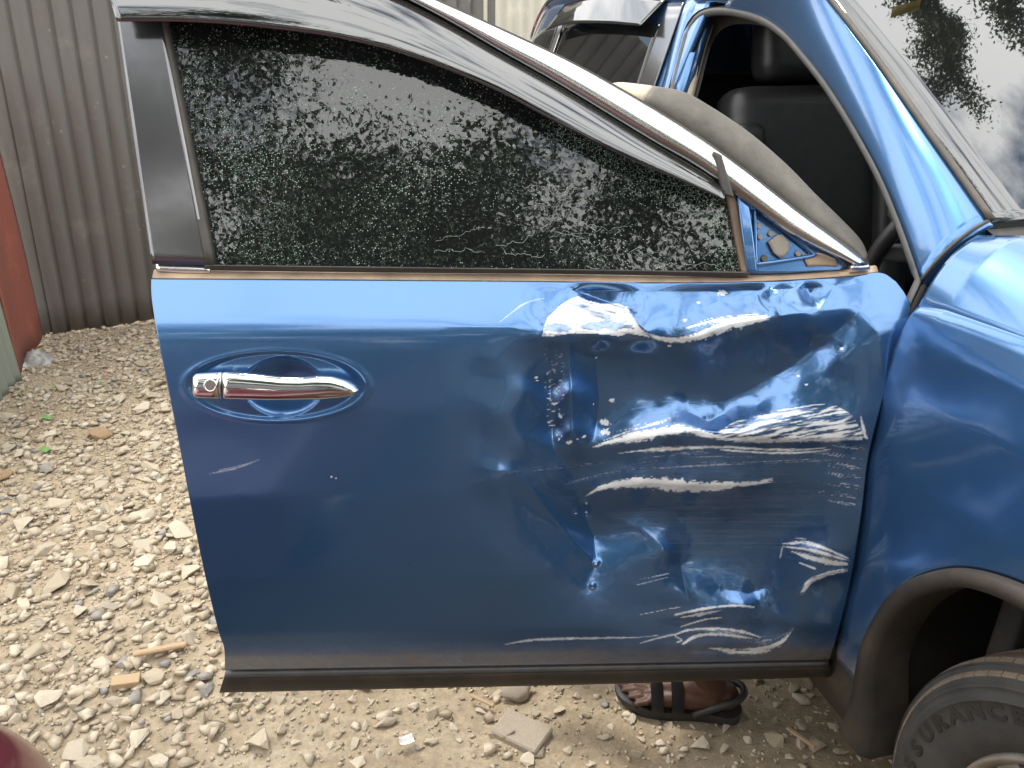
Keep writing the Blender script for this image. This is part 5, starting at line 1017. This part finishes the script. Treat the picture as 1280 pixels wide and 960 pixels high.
tree('tree',(-.7,-6.6,0),6.5,.24,17,.07,'broad leafy tree facing the broken window and mirrored in it',5,1.15,.16,.5,230,.26)
tree('tree',(-4.1,-6.6,0),8.2,.22,17,.07,'tall dense tree standing beyond the maroon car',8,1.0,.2,.5,200,.28)
tree('tree',(2.5,-6.9,0),6.0,.18,15,.07,'low bushy tree beside the broad tree facing the broken window',21,1.1,.18,.5,190,.25)
tree('tree',(5.5,7.5,0),9.4,.24,19,.030,'tall feathery tree beyond the blue car, mirrored in its windscreen',12,.85,.10,.5,520,.36,.014)
added_fence=empty('corrugated_fence',label='long cream corrugated fence added out of view to brighten the door reflections',cat='fence')  # unseen fence, added pale so the door mirrors a bright horizon band
for k in range(9): sheet('sheet',(4.6-1.2*k,-9.2),(4.6-1.2*k-1.22,-9.2),2.2,2.2,M['pale'],added_fence,pitch=.15,depth=.03,box=False,off=.004*(k%2))
for k in range(6): V,F=rbox((.08,.08,2.1),.006,1); obj('post',V+np.array([4.5-2.1*k,-9.29,1.03]),F,M['wood'],added_fence,False)

# unseen tree added behind the dark fence to shade the ground before the door
tr=empty('tree',label='unseen tall tree added behind the dark fence, its leafy limb shading the yard',cat='tree')
R=random.Random(4); r2=np.random.default_rng(4); Vt=[tubeVF(cr([(-5.2,6.4,-.1),(-5.,6.2,3.2),(-4.5,5.7,6.0),(-4.2,5.5,9.6)],24),np.linspace(.26,.10,24),10)]
limb=cr([(-4.6,5.8,5.6),(-3.6,4.9,7.0),(-2.5,3.6,7.8),(-1.8,2.2,8.1),(-1.5,.8,8.0)],22); Vt.append(tubeVF(limb,np.linspace(.13,.03,22),8)); tips=[]
for k in range(8,22):
    for sd2 in (-1,1):
        d=np.array([sd2*R.uniform(.6,1.1),R.uniform(-.7,.2),R.uniform(-.1,.3)]); q=res([limb[k],limb[k]+d*R.uniform(.6,1.0)],6); Vt.append(tubeVF(q,np.linspace(.03,.008,6),5)); tips+=list(q[1:])
for k in range(9):
    a=k*.7; q=res([(-4.25,5.5,7.6+.2*k),(-4.25+1.7*math.cos(a)-.5,5.5+1.7*math.sin(a)+.7,8.2+.25*k)],6); Vt.append(tubeVF(q,np.linspace(.06,.01,6),5)); tips+=list(q[2:])
v,f=join(Vt); obj('trunk',v,f,M['bark'],tr); tips=np.array(tips); n=9000
c=tips[r2.integers(0,len(tips),n)]+r2.normal(0,1,(n,3))*np.array([.17,.17,.14]); u=r2.normal(size=(n,3)); u/=np.linalg.norm(u,axis=1)[:,None]; w=np.cross(u,r2.normal(size=(n,3))); w/=np.linalg.norm(w,axis=1)[:,None]; s1=.085*r2.uniform(.6,1.3,(n,1))
obj('crown',np.stack([c-u*s1,c+w*s1*.45,c+u*s1,c-w*s1*.45],1).reshape(-1,3),np.arange(4*n).reshape(n,4),M['leaf'],tr,False,attrs={'tone':np.repeat(r2.uniform(0,1,n),4)})
